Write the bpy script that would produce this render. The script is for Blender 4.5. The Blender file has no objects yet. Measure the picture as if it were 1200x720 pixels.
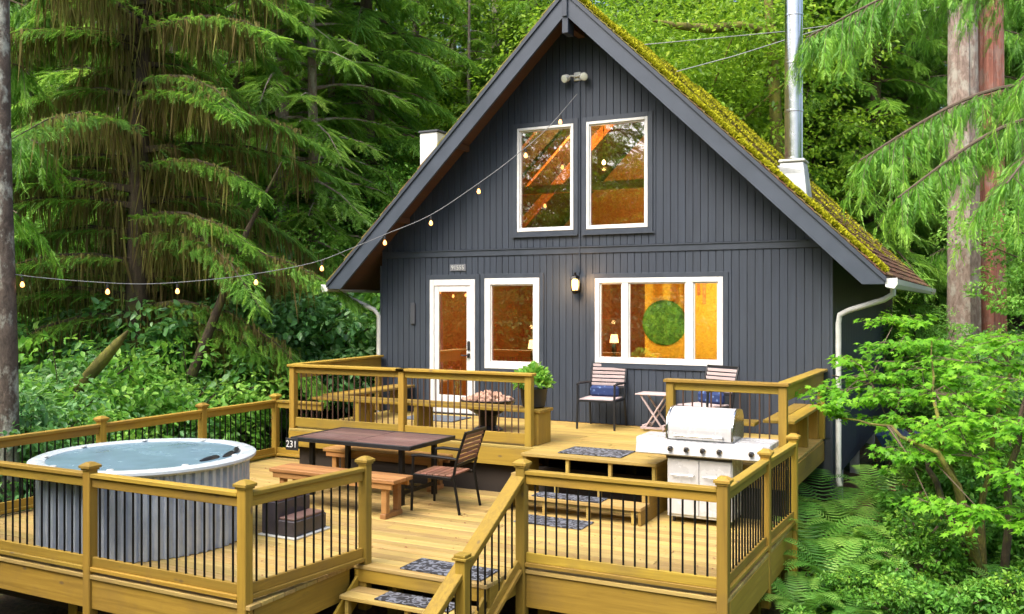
import bpy, bmesh, math, random
import numpy as np
from mathutils import Vector, Matrix, Euler
random.seed(7); NR = np.random.default_rng(7)
S = bpy.context.scene
R = math.radians
# ------------------------------------------------------------------ camera, sky, sun, exposure
cd = bpy.data.cameras.new('camera'); cam = bpy.data.objects.new('camera', cd); S.collection.objects.link(cam)
CAM = Vector((9.156, -12.961, 1.82)); YAW = R(27.22); FP = 1079.0
cam.location = CAM; cam.rotation_euler = (R(90), 0, YAW)
cd.lens = 36*FP/1200; cd.sensor_width = 36; cd.shift_y = -5/1200; cd.clip_end = 500; cd.clip_start = .05
S.camera = cam
S.render.resolution_x = 1024; S.render.resolution_y = 614
W = bpy.data.worlds.new('World'); S.world = W; W.use_nodes = True
nt = W.node_tree; nt.nodes.clear()
sky = nt.nodes.new('ShaderNodeTexSky'); sky.sky_type = 'NISHITA'; sky.sun_disc = False
SUN_EL, SUN_AZ = R(54), R(197)      # azimuth clockwise from +Y
sky.sun_elevation = SUN_EL; sky.sun_rotation = SUN_AZ
sky.air_density = 1.0; sky.dust_density = 6.0; sky.ozone_density = .6
bg = nt.nodes.new('ShaderNodeBackground'); bg.inputs[1].default_value = .15
wo = nt.nodes.new('ShaderNodeOutputWorld'); nt.links.new(sky.outputs[0], bg.inputs[0]); nt.links.new(bg.outputs[0], wo.inputs[0])
sl = bpy.data.lights.new('sun', 'SUN'); sl.energy = 1.05; sl.angle = R(42); sl.color = (1, .975, .93)
so = bpy.data.objects.new('sun', sl); S.collection.objects.link(so)
sd = Vector((math.sin(SUN_AZ)*math.cos(SUN_EL), math.cos(SUN_AZ)*math.cos(SUN_EL), math.sin(SUN_EL)))
so.rotation_euler = sd.to_track_quat('Z', 'Y').to_euler(); so.location = (0, 0, 30)
S.view_settings.view_transform = 'Standard'; S.view_settings.look = 'None'
S.view_settings.exposure = 1.5; S.view_settings.gamma = 1
S.cycles.max_bounces = 8; S.cycles.diffuse_bounces = 4; S.cycles.transparent_max_bounces = 8
S.cycles.use_denoising = True; S.cycles.caustics_reflective = False; S.cycles.caustics_refractive = False
S.cycles.sample_clamp_indirect = 6

# ------------------------------------------------------------------ materials
class NT:
    def __init__(s, name):
        m = bpy.data.materials.new(name); m.use_nodes = True; s.m = m; s.t = m.node_tree; s.t.nodes.clear()
        s.out = s.n('OutputMaterial')
    def n(s, ty, **k):
        x = s.t.nodes.new('ShaderNode'+ty)
        for a, b in k.items():
            setattr(x, a, b)
        return x
    def l(s, a, b): s.t.links.new(a, b)
    def v(s, sock, val):
        if isinstance(val, bpy.types.NodeSocket): s.l(val, sock)
        else: sock.default_value = val
    def math(s, op, a, b=0.0, clamp=False):
        x = s.n('Math', operation=op, use_clamp=clamp); s.v(x.inputs[0], a); s.v(x.inputs[1], b); return x.outputs[0]
    def noise(s, co, scale=5, detail=4, rough=.55, dist=0, sc=(1, 1, 1)):
        mp = s.n('Mapping'); s.l(co, mp.inputs[0]); mp.inputs['Scale'].default_value = sc
        x = s.n('TexNoise'); s.l(mp.outputs[0], x.inputs['Vector']); x.inputs['Scale'].default_value = scale
        x.inputs['Detail'].default_value = detail; x.inputs['Roughness'].default_value = rough; x.inputs['Distortion'].default_value = dist
        return x.outputs['Fac']
    def ramp(s, f, stops):
        x = s.n('ValToRGB'); s.l(f, x.inputs[0]); e = x.color_ramp.elements
        while len(e) < len(stops): e.new(.5)
        for i, (p, c) in enumerate(stops):
            e[i].position = p; e[i].color = (c, c, c, 1) if isinstance(c, (int, float)) else (*c, 1)
        return x.outputs[0]
    def mix(s, f, a, b, bt='MIX'):
        x = s.n('Mix', data_type='RGBA', blend_type=bt); s.v(x.inputs[0], f)
        for i, c in ((6, a), (7, b)):
            if isinstance(c, tuple): x.inputs[i].default_value = (*c, 1)
            else: s.l(c, x.inputs[i])
        return x.outputs[2]
    def objco(s, jitter=True):
        tc = s.n('TexCoord').outputs['Object']
        if not jitter: return tc
        oi = s.n('ObjectInfo').outputs['Random']
        c = s.n('CombineXYZ'); k = s.math('MULTIPLY', oi, 37.0)
        for i in range(3): s.l(k, c.inputs[i])
        a = s.n('VectorMath', operation='ADD'); s.l(tc, a.inputs[0]); s.l(c.outputs[0], a.inputs[1]); return a.outputs[0]
    def bsdf(s, col, rough=.6, metal=0, bump=None, bs=.3, bd=.01, spec=.5, emit=None, es=0, trans=0):
        p = s.n('BsdfPrincipled')
        if isinstance(col, tuple): p.inputs['Base Color'].default_value = (*col, 1)
        else: s.l(col, p.inputs['Base Color'])
        s.v(p.inputs['Roughness'], rough); s.v(p.inputs['Metallic'], metal); p.inputs['Specular IOR Level'].default_value = spec
        if emit: p.inputs['Emission Color'].default_value = (*emit, 1); p.inputs['Emission Strength'].default_value = es
        if trans: p.inputs['Transmission Weight'].default_value = trans
        if bump is not None:
            b = s.n('Bump'); b.inputs['Strength'].default_value = bs; b.inputs['Distance'].default_value = bd
            s.l(bump, b.inputs['Height']); s.l(b.outputs[0], p.inputs['Normal'])
        s.l(p.outputs[0], s.out.inputs[0]); return p

def wood(name, ax, c1, c2, c3=None, rough=.66, gs=1.0, var=.25, stain=.5, bs=.5, dirt=(.12, .08, .04)):
    m = NT(name); co = m.objco()
    sc = [26, 26, 26]; sc[ax] = 1.1
    g = m.noise(co, 1.0*gs, 5, .65, .6, tuple(sc))
    col = m.ramp(g, [(.3, c1), (.68, c2)])
    sc2 = [7, 7, 7]; sc2[ax] = .7
    g2 = m.noise(co, .8, 3, .5, .3, tuple(sc2))
    col = m.mix(m.ramp(g2, [(.35, 0.0), (.75, .8)]), col, c3 or c2)
    sk = [3.2, 3.2, 3.2]; sk[ax] = 1.5
    mp = m.n('Mapping'); m.l(co, mp.inputs[0]); mp.inputs['Scale'].default_value = sk
    kn = m.n('TexVoronoi'); m.l(mp.outputs[0], kn.inputs['Vector']); kn.inputs['Scale'].default_value = 1.6
    col = m.mix(m.ramp(kn.outputs['Distance'], [(.045, .75), (.10, 0.0)]), col, dirt)
    # weathering blotches
    b = m.noise(m.objco(False), 1.6, 5, .6)
    col = m.mix(m.ramp(b, [(.5, 0.0), (.78, stain)]), col, dirt)
    oi = m.n('ObjectInfo').outputs['Random']
    hsv = m.n('HueSaturation'); m.l(col, hsv.inputs['Color'])
    m.l(m.math('ADD', m.math('MULTIPLY', oi, var*2), 1-var), hsv.inputs['Value'])
    m.l(m.math('ADD', m.math('MULTIPLY', m.math('FRACT', m.math('MULTIPLY', oi, 17.3)), .016), .492), hsv.inputs['Hue'])
    m.bsdf(hsv.outputs[0], m.ramp(g, [(.3, rough), (.7, rough+.15)]), bump=g, bs=bs, bd=.004)
    return m.m
def plain(name, col, rough=.5, metal=0, var=.12, scale=8, bs=.1, spec=.5, **k):
    m = NT(name); co = m.objco(); n_ = m.noise(co, scale, 5, .6)
    d = tuple(c*(1-var) for c in col); u = tuple(min(1, c*(1+var)) for c in col)
    m.bsdf(m.ramp(n_, [(.3, d), (.7, u)]), m.ramp(n_, [(.3, max(.02, rough-.07)), (.7, min(1, rough+.08))]), metal, bump=n_, bs=bs, bd=.004, spec=spec, **k)
    return m.m
M = {}
yel = ((.22, .135, .012), (.39, .255, .03), (.30, .19, .018))
M['rail_x'] = wood('stained_wood_x', 0, *yel); M['rail_y'] = wood('stained_wood_y', 1, *yel); M['rail_z'] = wood('stained_wood_z', 2, *yel)
lod = ((.26, .175, .045), (.46, .34, .13), (.37, .255, .06))
M['deck_x'] = wood('deck_board_wood', 0, *lod, var=.24, stain=.6, dirt=(.30, .20, .08))
upd = ((.27, .19, .04), (.41, .30, .09), (.34, .235, .05))
M['deck_up'] = wood('upper_deck_wood', 0, *upd, var=.16, stain=.35, dirt=(.30, .18, .05))
M['bench_w'] = wood('redwood_bench', 0, (.27, .125, .035), (.42, .215, .07), (.34, .17, .05), rough=.5, stain=.2)
M['dark_slat'] = wood('dark_slat_wood', 0, (.085, .045, .04), (.17, .10, .085), (.12, .06, .055), rough=.42, var=.3, stain=.5, dirt=(.2, .17, .16))
M['red_slat'] = wood('red_slat_wood', 1, (.13, .055, .035), (.24, .115, .075), rough=.45, var=.25)
M['pink_slat'] = wood('faded_slat_wood', 0, (.34, .26, .26), (.50, .41, .41), rough=.6, var=.1)
M['soffit'] = wood('bare_soffit_wood', 1, (.05, .024, .016), (.10, .045, .025), rough=.7)
M['int_wood'] = wood('warm_interior_wood', 2, (.30, .11, .03), (.46, .19, .06), rough=.45, stain=.12)
M['beam'] = wood('warm_beam_wood', 1, (.50, .19, .05), (.70, .32, .1), rough=.45)
M['black_metal'] = plain('black_metal', (.012, .012, .013), .38, .6)
M['bronze_metal'] = plain('bronze_baluster', (.12, .07, .05), .42, .5)
M['dark_metal'] = plain('charcoal_metal', (.03, .032, .036), .4, .5)
M['black_plastic'] = plain('black_plastic', (.015, .015, .017), .5)
M['grey_plastic'] = plain('grey_step_plastic', (.04, .035, .042), .42, var=.3)
M['white_paint'] = plain('white_trim', (.66, .67, .66), .45, var=.08, bs=.04)
M['white_pipe'] = plain('grey_white_pipe', (.50, .52, .50), .45, var=.12)
M['white_enamel'] = plain('white_grill_metal', (.52, .53, .55), .25, .1, var=.06, bs=.02)
M['steel'] = plain('steel', (.62, .63, .64), .22, 1, var=.1, bs=.05)
M['acrylic'] = plain('tub_acrylic', (.16, .26, .33), .22, var=.10, scale=3, bs=.02)
M['acrylic_rim'] = plain('tub_rim_acrylic', (.50, .56, .60), .25, var=.08, scale=4, bs=.02)
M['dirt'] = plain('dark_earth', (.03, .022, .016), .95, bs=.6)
M['terracotta'] = plain('black_pot', (.02, .02, .02), .5)
M['yellow_wall'] = plain('yellow_plaster', (.85, .60, .07), .6, var=.04, scale=2, bs=.02)
M['rubber'] = plain('rubber', (.02, .02, .02), .7)

def siding():
    m = NT('charcoal_siding'); co = m.objco(); wc = m.objco(False)
    g = m.noise(co, 1.0, 5, .65, .3, (40, 40, 1.6))
    col = m.ramp(g, [(.25, (.018, .026, .041)), (.75, (.033, .046, .070))])
    b = m.noise(wc, .9, 5, .6, .2, (1, 1, .35))
    col = m.mix(m.ramp(b, [(.42, 0.0), (.75, .5)]), col, (.042, .054, .070))
    oi = m.n('ObjectInfo').outputs['Random']; hsv = m.n('HueSaturation'); m.l(col, hsv.inputs['Color'])
    m.l(m.math('ADD', m.math('MULTIPLY', oi, .16), .92), hsv.inputs['Value'])
    m.bsdf(hsv.outputs[0], .62, bump=g, bs=.45, bd=.003); return m.m
M['siding'] = siding()
M['siding_trim'] = plain('charcoal_trim', (.036, .047, .066), .5, var=.1, scale=5)
M['barge'] = plain('charcoal_bargeboard', (.046, .060, .084), .5, var=.12, scale=3)
M['side_wall'] = plain('dull_charcoal_paint', (.05, .056, .068), .65)  # one even charcoal grey for sheathing, back wall and small covers

def glass():
    m = NT('window_glass'); f = m.n('Fresnel'); f.inputs[0].default_value = 1.5
    k = m.math('ADD', m.math('MULTIPLY', f.outputs[0], 3.5), .20, True)
    n_ = m.noise(m.objco(), 1.2, 1); b = m.n('Bump'); b.inputs['Strength'].default_value = .02; b.inputs['Distance'].default_value = .01; m.l(n_, b.inputs['Height'])
    t = m.n('BsdfTransparent'); t.inputs[0].default_value = (.93, .95, .93, 1)
    g = m.n('BsdfGlossy'); g.inputs['Roughness'].default_value = .015; m.l(b.outputs[0], g.inputs['Normal'])
    x = m.n('MixShader'); m.l(k, x.inputs[0]); m.l(t.outputs[0], x.inputs[1]); m.l(g.outputs[0], x.inputs[2]); m.l(x.outputs[0], m.out.inputs[0]); return m.m
M['glass'] = glass()
def emit(name, col, st):
    m = NT(name); m.bsdf(col, .4, emit=col, es=st); return m.m
M['bulb'] = emit('warm_bulb', (1, .62, .28), 9)
M['string_bulb'] = emit('string_bulb_glow', (1, .42, .11), 2.0)
M['lamp_glow'] = emit('lantern_glow', (1, .66, .25), 1.3)
M['shade_glow'] = emit('lamp_shade_glow', (1, .55, .18), 3.5)
M['led'] = plain('floodlight_lens', (.62, .66, .58), .25)
def mirror():
    m = NT('mirror_silver'); m.bsdf((.72, .84, .68), .03, 1); return m.m
M['mirror'] = mirror()
def corrug():
    m = NT('galvanized_metal'); wc = m.objco(False)
    n_ = m.noise(wc, 9, 6, .6, .2, (1, 1, .5)); v = m.n('TexVoronoi'); v.inputs['Scale'].default_value = 30; m.l(wc, v.inputs['Vector'])
    col = m.mix(m.ramp(n_, [(.3, 0.0), (.7, 1.0)]), (.32, .38, .49), (.50, .57, .68))
    col = m.mix(m.math('MULTIPLY', m.ramp(v.outputs['Distance'], [(.2, 0.0), (.8, 1.0)]), .25), col, (.5, .55, .62))
    sx = m.n('SeparateXYZ'); m.l(wc, sx.inputs[0])
    rust = m.math('MULTIPLY', m.ramp(m.math('ADD', sx.outputs[2], .6), [(0.0, 1.0), (.22, 0.0)]), m.ramp(m.noise(wc, 2.5, 5, .7), [(.5, 0.0), (.75, .5)]))
    col = m.mix(rust, col, (.30, .16, .10))
    m.bsdf(col, .38, .35, bump=n_, bs=.08, bd=.003); return m.m
M['galv'] = corrug()
def water():
    m = NT('tub_water'); n_ = m.noise(m.objco(), 5, 3)
    m.bsdf((.20, .34, .40), .05, bump=n_, bs=.12, bd=.02, spec=.6); return m.m
M['water'] = water()
def matprint():
    m = NT('scroll_print_mat'); co = m.objco(); n1 = m.noise(co, 6, 2, .5, 2.6)
    w = m.n('TexWave', wave_type='RINGS'); m.l(co, w.inputs['Vector']); w.inputs['Scale'].default_value = 6; w.inputs['Distortion'].default_value = 11; w.inputs['Detail'].default_value = 1.5; w.inputs['Detail Scale'].default_value = 2.2
    f = m.ramp(w.outputs['Fac'], [(.60, 0.0), (.72, 1.0)])
    m.bsdf(m.mix(f, (.016, .017, .022), (.15, .165, .20)), .8, bump=n1, bs=.2); return m.m
M['mat'] = matprint()
def bluecush():
    m = NT('blue_batik_fabric'); co = m.objco(); w = m.n('TexVoronoi'); w.inputs['Scale'].default_value = 14; m.l(co, w.inputs['Vector'])
    f = m.ramp(w.outputs['Distance'], [(.12, 1.0), (.3, 0.0)])
    m.bsdf(m.mix(f, (.012, .03, .11), (.10, .17, .34)), .85, bump=m.noise(co, 80, 2), bs=.2); return m.m
M['cushion'] = bluecush()
def bark(name, c1, c2, c3, zs=.35, lich=.5, sc=9, bs=.9):
    m = NT(name); co = m.objco(False)
    g = m.noise(co, sc, 6, .7, .4, (1, 1, zs)); col = m.ramp(g, [(.3, c1), (.7, c2)])
    l = m.noise(co, 3.5, 5, .7, 0, (1, 1, .6)); col = m.mix(m.ramp(l, [(.5, 0.0), (.62, lich)]), col, c3)
    m.bsdf(col, .9, bump=g, bs=bs, bd=.04); return m.m
M['bark_red'] = bark('red_cedar_bark', (.13, .045, .03), (.34, .14, .10), (.24, .20, .17), .08, .5, 22)
M['bark_grey'] = bark('grey_fir_bark', (.11, .075, .06), (.32, .25, .21), (.40, .42, .36), .4, .5, 14)
M['bark_dark'] = bark('dark_mossy_bark', (.025, .018, .012), (.085, .06, .035), (.10, .11, .02), .3, .8, 12)
M['bark_moss'] = bark('moss_covered_bark', (.06, .05, .015), (.17, .16, .03), (.22, .22, .03), .6, .8, 8)
M['bark_lichen'] = bark('lichen_spotted_bark', (.04, .03, .024), (.13, .10, .08), (.36, .38, .33), .7, .9, 12)
M['twig'] = plain('twig_bark', (.10, .075, .05), .9)
M['litter'] = plain('leaf_litter', (.22, .085, .04), .9, var=.5, scale=20)

def foliage(name, dark, mid, light, tr=.35, rough=.45, spec=.35):
    m = NT(name); a = m.n('Attribute'); a.attribute_name = 'v'
    oi = m.n('ObjectInfo').outputs['Random']
    ri = m.n('NewGeometry').outputs['Random Per Island']
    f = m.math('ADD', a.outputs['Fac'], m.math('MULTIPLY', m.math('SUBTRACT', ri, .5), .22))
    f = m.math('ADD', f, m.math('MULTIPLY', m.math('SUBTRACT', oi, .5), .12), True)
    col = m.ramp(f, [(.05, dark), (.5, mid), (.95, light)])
    p = m.n('BsdfPrincipled'); m.l(col, p.inputs['Base Color']); p.inputs['Roughness'].default_value = rough; p.inputs['Specular IOR Level'].default_value = spec
    t = m.n('BsdfTranslucent'); tc = m.mix(.5, col, (.30, .50, .03), 'MIX'); m.l(m.mix(.6, col, tc), t.inputs[0])
    x = m.n('MixShader'); x.inputs[0].default_value = tr; m.l(p.outputs[0], x.inputs[1]); m.l(t.outputs[0], x.inputs[2]); m.l(x.outputs[0], m.out.inputs[0]); return m.m
M['hemlock'] = foliage('hemlock_needles', (.04, .11, .022), (.13, .31, .045), (.32, .56, .07), .45)
M['fir'] = foliage('fir_needles', (.05, .13, .03), (.18, .37, .055), (.42, .62, .10), .45)
M['cedar'] = foliage('cedar_sprays', (.04, .13, .02), (.13, .36, .035), (.34, .62, .07), .45)
M['maple'] = foliage('vine_maple_leaves', (.05, .17, .02), (.15, .42, .025), (.34, .66, .045), .5)
M['bright'] = foliage('bright_maple_leaves', (.06, .15, .012), (.22, .40, .025), (.50, .66, .07), .5)
M['shrub'] = foliage('shrub_leaves', (.04, .13, .04), (.13, .34, .10), (.36, .60, .27), .4, .35, .5)
M['shrub_l'] = foliage('bright_shrub_leaves', (.06, .20, .03), (.19, .46, .065), (.40, .66, .13), .45)
M['fern'] = foliage('fern_fronds', (.035, .12, .025), (.13, .36, .055), (.34, .58, .11), .45)
M['cover'] = foliage('ground_cover_leaves', (.03, .12, .015), (.12, .32, .035), (.30, .52, .06), .4)
M['hang_moss'] = foliage('hanging_moss', (.10, .07, .03), (.22, .17, .07), (.30, .30, .08), .35, .9, .1)
M['moss'] = foliage('roof_moss', (.14, .13, .01), (.36, .36, .02), (.56, .54, .03), .2, .9, .1)

def roofmat():
    m = NT('mossy_shingles'); co = m.objco(False)
    sx = m.n('SeparateXYZ'); m.l(co, sx.inputs[0])
    n1 = m.noise(co, 1.1, 6, .65); n2 = m.noise(co, 12, 5, .7); n3 = m.noise(co, 5, 3, .6, .5, (1, .3, 1))
    base = m.ramp(n2, [(.3, (.05, .03, .022)), (.6, (.19, .085, .045)), (.8, (.27, .15, .09))])
    hgt = m.math('MULTIPLY', m.math('SUBTRACT', sx.outputs[2], 2.6), .085)       # more moss high on the slope
    f = m.math('ADD', m.math('ADD', n1, hgt), m.math('MULTIPLY', m.math('SUBTRACT', n3, .5), .7))
    col = m.mix(m.ramp(f, [(.52, 0.0), (.68, .92)]), base, m.ramp(n2, [(.3, (.11, .10, .02)), (.7, (.27, .25, .05))]))
    m.bsdf(col, .95, bump=n2, bs=.9, bd=.03); return m.m
M['roof'] = roofmat()
def groundmat():
    m = NT('forest_floor'); co = m.objco(False); n1 = m.noise(co, .5, 6, .7); n2 = m.noise(co, 14, 6, .7)
    br = m.ramp(n2, [(.3, (.03, .018, .012)), (.55, (.11, .055, .03)), (.75, (.24, .11, .055))])
    gr = m.ramp(n2, [(.3, (.02, .05, .01)), (.7, (.08, .17, .03))])
    m.bsdf(m.mix(m.ramp(n1, [(.5, 0.0), (.64, .85)]), br, gr), .95, bump=n2, bs=1, bd=.05); return m.m
M['ground'] = groundmat()
M['stones'] = plain('pinkish_lava_rock', (.42, .26, .19), .9, var=.3, scale=20)

# ------------------------------------------------------------------ builders
MATW = {}       # world matrix of each parent while building
def thing(name, label, cat, loc=(0, 0, 0), rz=0, group=None):
    o = bpy.data.objects.new(name, None); S.collection.objects.link(o); o.location = loc; o.rotation_euler = (0, 0, rz)
    o.empty_display_size = .1; o['label'] = label; o['category'] = cat
    if group: o['group'] = group
    MATW[o.name] = Matrix.Translation(loc) @ Matrix.Rotation(rz, 4, 'Z'); return o
def tag(o, label, cat, group=None, kind=None):
    if label: o['label'] = label
    if cat: o['category'] = cat
    if group: o['group'] = group
    if kind: o['kind'] = kind
    return o
def link(o, parent):
    S.collection.objects.link(o)
    if parent is not None:
        o.parent = parent; MATW[o.name] = MATW[parent.name]
    else: MATW[o.name] = Matrix.Identity(4)
    return o
class MB:
    def __init__(s): s.v = []; s.f = []
    def add(s, vs, fs):
        b = len(s.v); s.v += [tuple(v) for v in vs]; s.f += [tuple(i+b for i in f) for f in fs]; return s
    def box(s, x0, x1, y0, y1, z0, z1):
        return s.add([(x0, y0, z0), (x1, y0, z0), (x1, y1, z0), (x0, y1, z0), (x0, y0, z1), (x1, y0, z1), (x1, y1, z1), (x0, y1, z1)],
                     [(0, 3, 2, 1), (4, 5, 6, 7), (0, 1, 5, 4), (1, 2, 6, 5), (2, 3, 7, 6), (3, 0, 4, 7)])
    def bar(s, p0, p1, w, h, up=(0, 0, 1)):
        p0 = Vector(p0); p1 = Vector(p1); d = (p1-p0).normalized(); a = d.cross(Vector(up))
        a = a.normalized() if a.length > 1e-6 else Vector((1, 0, 0)); b = a.cross(d).normalized(); a = a*w/2; b = b*h/2
        return s.add([p0-a-b, p0+a-b, p0+a+b, p0-a+b, p1-a-b, p1+a-b, p1+a+b, p1-a+b],
                     [(0, 1, 2, 3), (7, 6, 5, 4), (1, 0, 4, 5), (2, 1, 5, 6), (3, 2, 6, 7), (0, 3, 7, 4)])
    def tube(s, pts, r, n=8, cap=True):
        pts = [Vector(p) for p in pts]; rs = r if isinstance(r, (list, tuple)) else [r]*len(pts); b = len(s.v); prev = None
        for i, p in enumerate(pts):
            d = (pts[min(i+1, len(pts)-1)]-pts[max(i-1, 0)]).normalized()
            if prev is None: a = d.orthogonal().normalized()
            else: a = (prev-d*prev.dot(d)).normalized()
            prev = a; c = d.cross(a)
            for k in range(n):
                t = 2*math.pi*k/n; s.v.append(tuple(p+(a*math.cos(t)+c*math.sin(t))*rs[i]))
        for i in range(len(pts)-1):
            for k in range(n):
                k2 = (k+1) % n; s.f.append((b+i*n+k, b+i*n+k2, b+(i+1)*n+k2, b+(i+1)*n+k))
        if cap: s.f.append(tuple(b+k for k in range(n))[::-1]); s.f.append(tuple(b+(len(pts)-1)*n+k for k in range(n)))
        return s
    def lathe(s, prof, n=24, c=(0, 0, 0), close=False):
        b = len(s.v); m = len(prof)
        for r, z in prof:
            for k in range(n):
                t = 2*math.pi*k/n; s.v.append((c[0]+r*math.cos(t), c[1]+r*math.sin(t), c[2]+z))
        for i in range(m-1):
            for k in range(n):
                k2 = (k+1) % n; s.f.append((b+i*n+k, b+i*n+k2, b+(i+1)*n+k2, b+(i+1)*n+k))
        if prof[0][0] > 1e-4: s.f.append(tuple(b+k for k in range(n))[::-1])
        if prof[-1][0] > 1e-4: s.f.append(tuple(b+(m-1)*n+k for k in range(n)))
        return s
    def prism(s, poly, axis, a0, a1):     # poly in the other two axes
        def mk(p, a):
            l = list(p); l.insert(axis, a); return tuple(l)
        n = len(poly); vs = [mk(p, a0) for p in poly]+[mk(p, a1) for p in poly]
        return s.add(vs, [tuple(range(n))[::-1], tuple(range(n, 2*n))]+[(i, (i+1) % n, n+(i+1) % n, n+i) for i in range(n)])
    def mesh(s, name, mat, bev=0, smooth=False, tf=None):
        me = bpy.data.meshes.new(name); vs = s.v if tf is None else [tf @ Vector(v) for v in s.v]
        me.from_pydata(vs, [], s.f)
        bm = bmesh.new(); bm.from_mesh(me)
        bmesh.ops.recalc_face_normals(bm, faces=bm.faces)
        if bev: bmesh.ops.bevel(bm, geom=bm.edges[:], offset=bev, segments=1, affect='EDGES', clamp_overlap=True)
        bm.to_mesh(me); bm.free(); me.materials.append(mat)
        if smooth:
            me.polygons.foreach_set('use_smooth', [True]*len(me.polygons))
            try: me.set_sharp_from_angle(angle=R(40))
            except Exception: pass
        return me
    def build(s, name, mat, parent=None, bev=0, smooth=False):
        tf = MATW[parent.name].inverted() if parent is not None else None
        return link(bpy.data.objects.new(name, s.mesh(name, mat, bev, smooth, tf)), parent)
def bx(name, parent, mat, x0, x1, y0, y1, z0, z1, bev=0): return MB().box(x0, x1, y0, y1, z0, z1).build(name, mat, parent, bev)
def inst(me, name, loc, parent, rz=0):
    o = bpy.data.objects.new(name, me); link(o, parent)
    o.location = MATW[parent.name].inverted() @ Vector(loc) if parent is not None else loc
    o.rotation_euler = (0, 0, rz - (MATW[parent.name].to_euler().z if parent is not None else 0)); return o
def copytree(o, parent=None):
    c = o.copy(); S.collection.objects.link(c); c.parent = parent
    if parent is not None: c.matrix_parent_inverse = o.matrix_parent_inverse
    for ch in [q for q in S.collection.objects if q.parent == o]: copytree(ch, c)
    return c
def at(px, py, w):       # a point of the place seen along that direction, w metres deep
    a = (px-600)/FP; return Vector((CAM.x+w*(-math.sin(YAW)+a*math.cos(YAW)), CAM.y+w*(math.cos(YAW)+a*math.sin(YAW)), CAM.z-(py-355)/FP*w))

# ------------------------------------------------------------------ terrain
def ss(a, b, x):
    t = np.clip((x-a)/(b-a), 0, 1); return t*t*(3-2*t)
def H(x, y):
    x = np.asarray(x, float); y = np.asarray(y, float)
    z = -1.5+.075*np.clip(y+4, 0, 14)+.25*ss(7.2, 9.5, x)*ss(-6, -1, y)
    r = np.hypot(x-4, y-1); z = z+.24*np.clip(r-13, 0, 40)*ss(-9, 3, y)
    z = z+.10*np.sin(x*1.3+y*.7)*np.cos(y*1.1-x*.4)+.05*np.sin(3.1*x)*np.sin(2.7*y)
    return z
n = 150; xs = np.linspace(-1, 1, n); g_ = np.sign(xs)*(np.abs(xs)**1.8)
gx = g_*140+4; gy = g_*140+0
X, Y = np.meshgrid(gx, gy); Z = H(X, Y)
me = bpy.data.meshes.new('ground'); vv = np.stack([X, Y, Z], -1).reshape(-1, 3)
idx = np.arange(n*n).reshape(n, n); ff = np.stack([idx[:-1, :-1], idx[:-1, 1:], idx[1:, 1:], idx[1:, :-1]], -1).reshape(-1, 4)
me.from_pydata(vv.tolist(), [], ff.tolist()); me.materials.append(M['ground']); me.polygons.foreach_set('use_smooth', [True]*len(me.polygons))
o = bpy.data.objects.new('ground', me); link(o, None); o['kind'] = 'structure'; o['label'] = 'brown and green forest floor rising behind the cabin'
def gz(x, y): return float(H(x, y))

# ------------------------------------------------------------------ cabin
WW = 7.3; RX = 3.69; RZ = 6.40; ROOFM = (6.33-2.09)/4.35
YB = -.62; YE = 9.5; WB = 9.2
cabin = thing('cabin', 'charcoal A-shaped gable cabin with white framed windows and mossy roof', 'cabin', (RX, 0, -.4))
def rooftop(x): return RZ-.10-abs(x-RX)*ROOFM      # underside of the roof over the wall
holes = [(.978, 1.838, -.02, 2.2), (2.01, 2.983, .769, 2.211), (3.912, 5.858, .915, 2.19), (2.595, 3.561, 2.93, 4.56), (3.772, 4.748, 2.93, 4.56)]
BAND = (2.57, 2.68)
def slabs(x0, x1, z0, ztop):    # free z intervals between the openings for a board
    iv = [(z0, ztop)]
    for a, b, c, d in holes:
        if a < x1-1e-4 and b > x0+1e-4:
            nv = []
            for p, q in iv:
                if d <= p or c >= q: nv.append((p, q))
                else:
                    if c > p+.01: nv.append((p, c))
                    if d < q-.01: nv.append((d, q))
            iv = nv
    return iv
def panel(mb, x0, x1, y0, y1, z0, z1, gable):
    if gable:   # slanted top
        a, b = rooftop(x0), rooftop(x1)
        if max(a, b) <= z0+.02: return False
        pts = [(x0, z0), (x1, z0)]
        if x0 < RX < x1: pts += [(x1, max(b, z0+.01)), (RX, RZ-.1), (x0, max(a, z0+.01))]
        else: pts += [(x1, max(b, z0+.005)), (x0, max(a, z0+.005))]
        mb.prism(pts, 1, y0, y1)
    else: mb.box(x0, x1, y0, y1, z0, z1)
    return True
pitch = WW/66; edges = [i*pitch for i in range(67)]
def pieces(zlo, gable):
    out = []
    for i in range(66):
        a, b = edges[i]+.004, edges[i+1]-.004; cuts = [a]
        for h in holes:
            for e in h[:2]:
                if a+.012 < e < b-.012 and ((h[3] > zlo) and (h[2] < (9 if gable else 2.57))): cuts.append(e)
        cuts = sorted(set(cuts))+[b]
        for c, d in zip(cuts[:-1], cuts[1:]):
            if d-c > .012: out.append((c, d))
    return out
for c, d in pieces(0, False):
    for z0, z1 in slabs(c, d, .0, BAND[0]-.003): bx('siding_board', cabin, M['siding'], c, d, -.014, 0, z0, z1, .002)
for c, d in pieces(2.68, True):
    for z0, z1 in slabs(c, d, BAND[1]+.003, 99):
        mb = MB()
        if panel(mb, c, d, -.014, 0, z0, z1, z1 > 50): mb.build('siding_board', M['siding'], cabin, .002)
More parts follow.
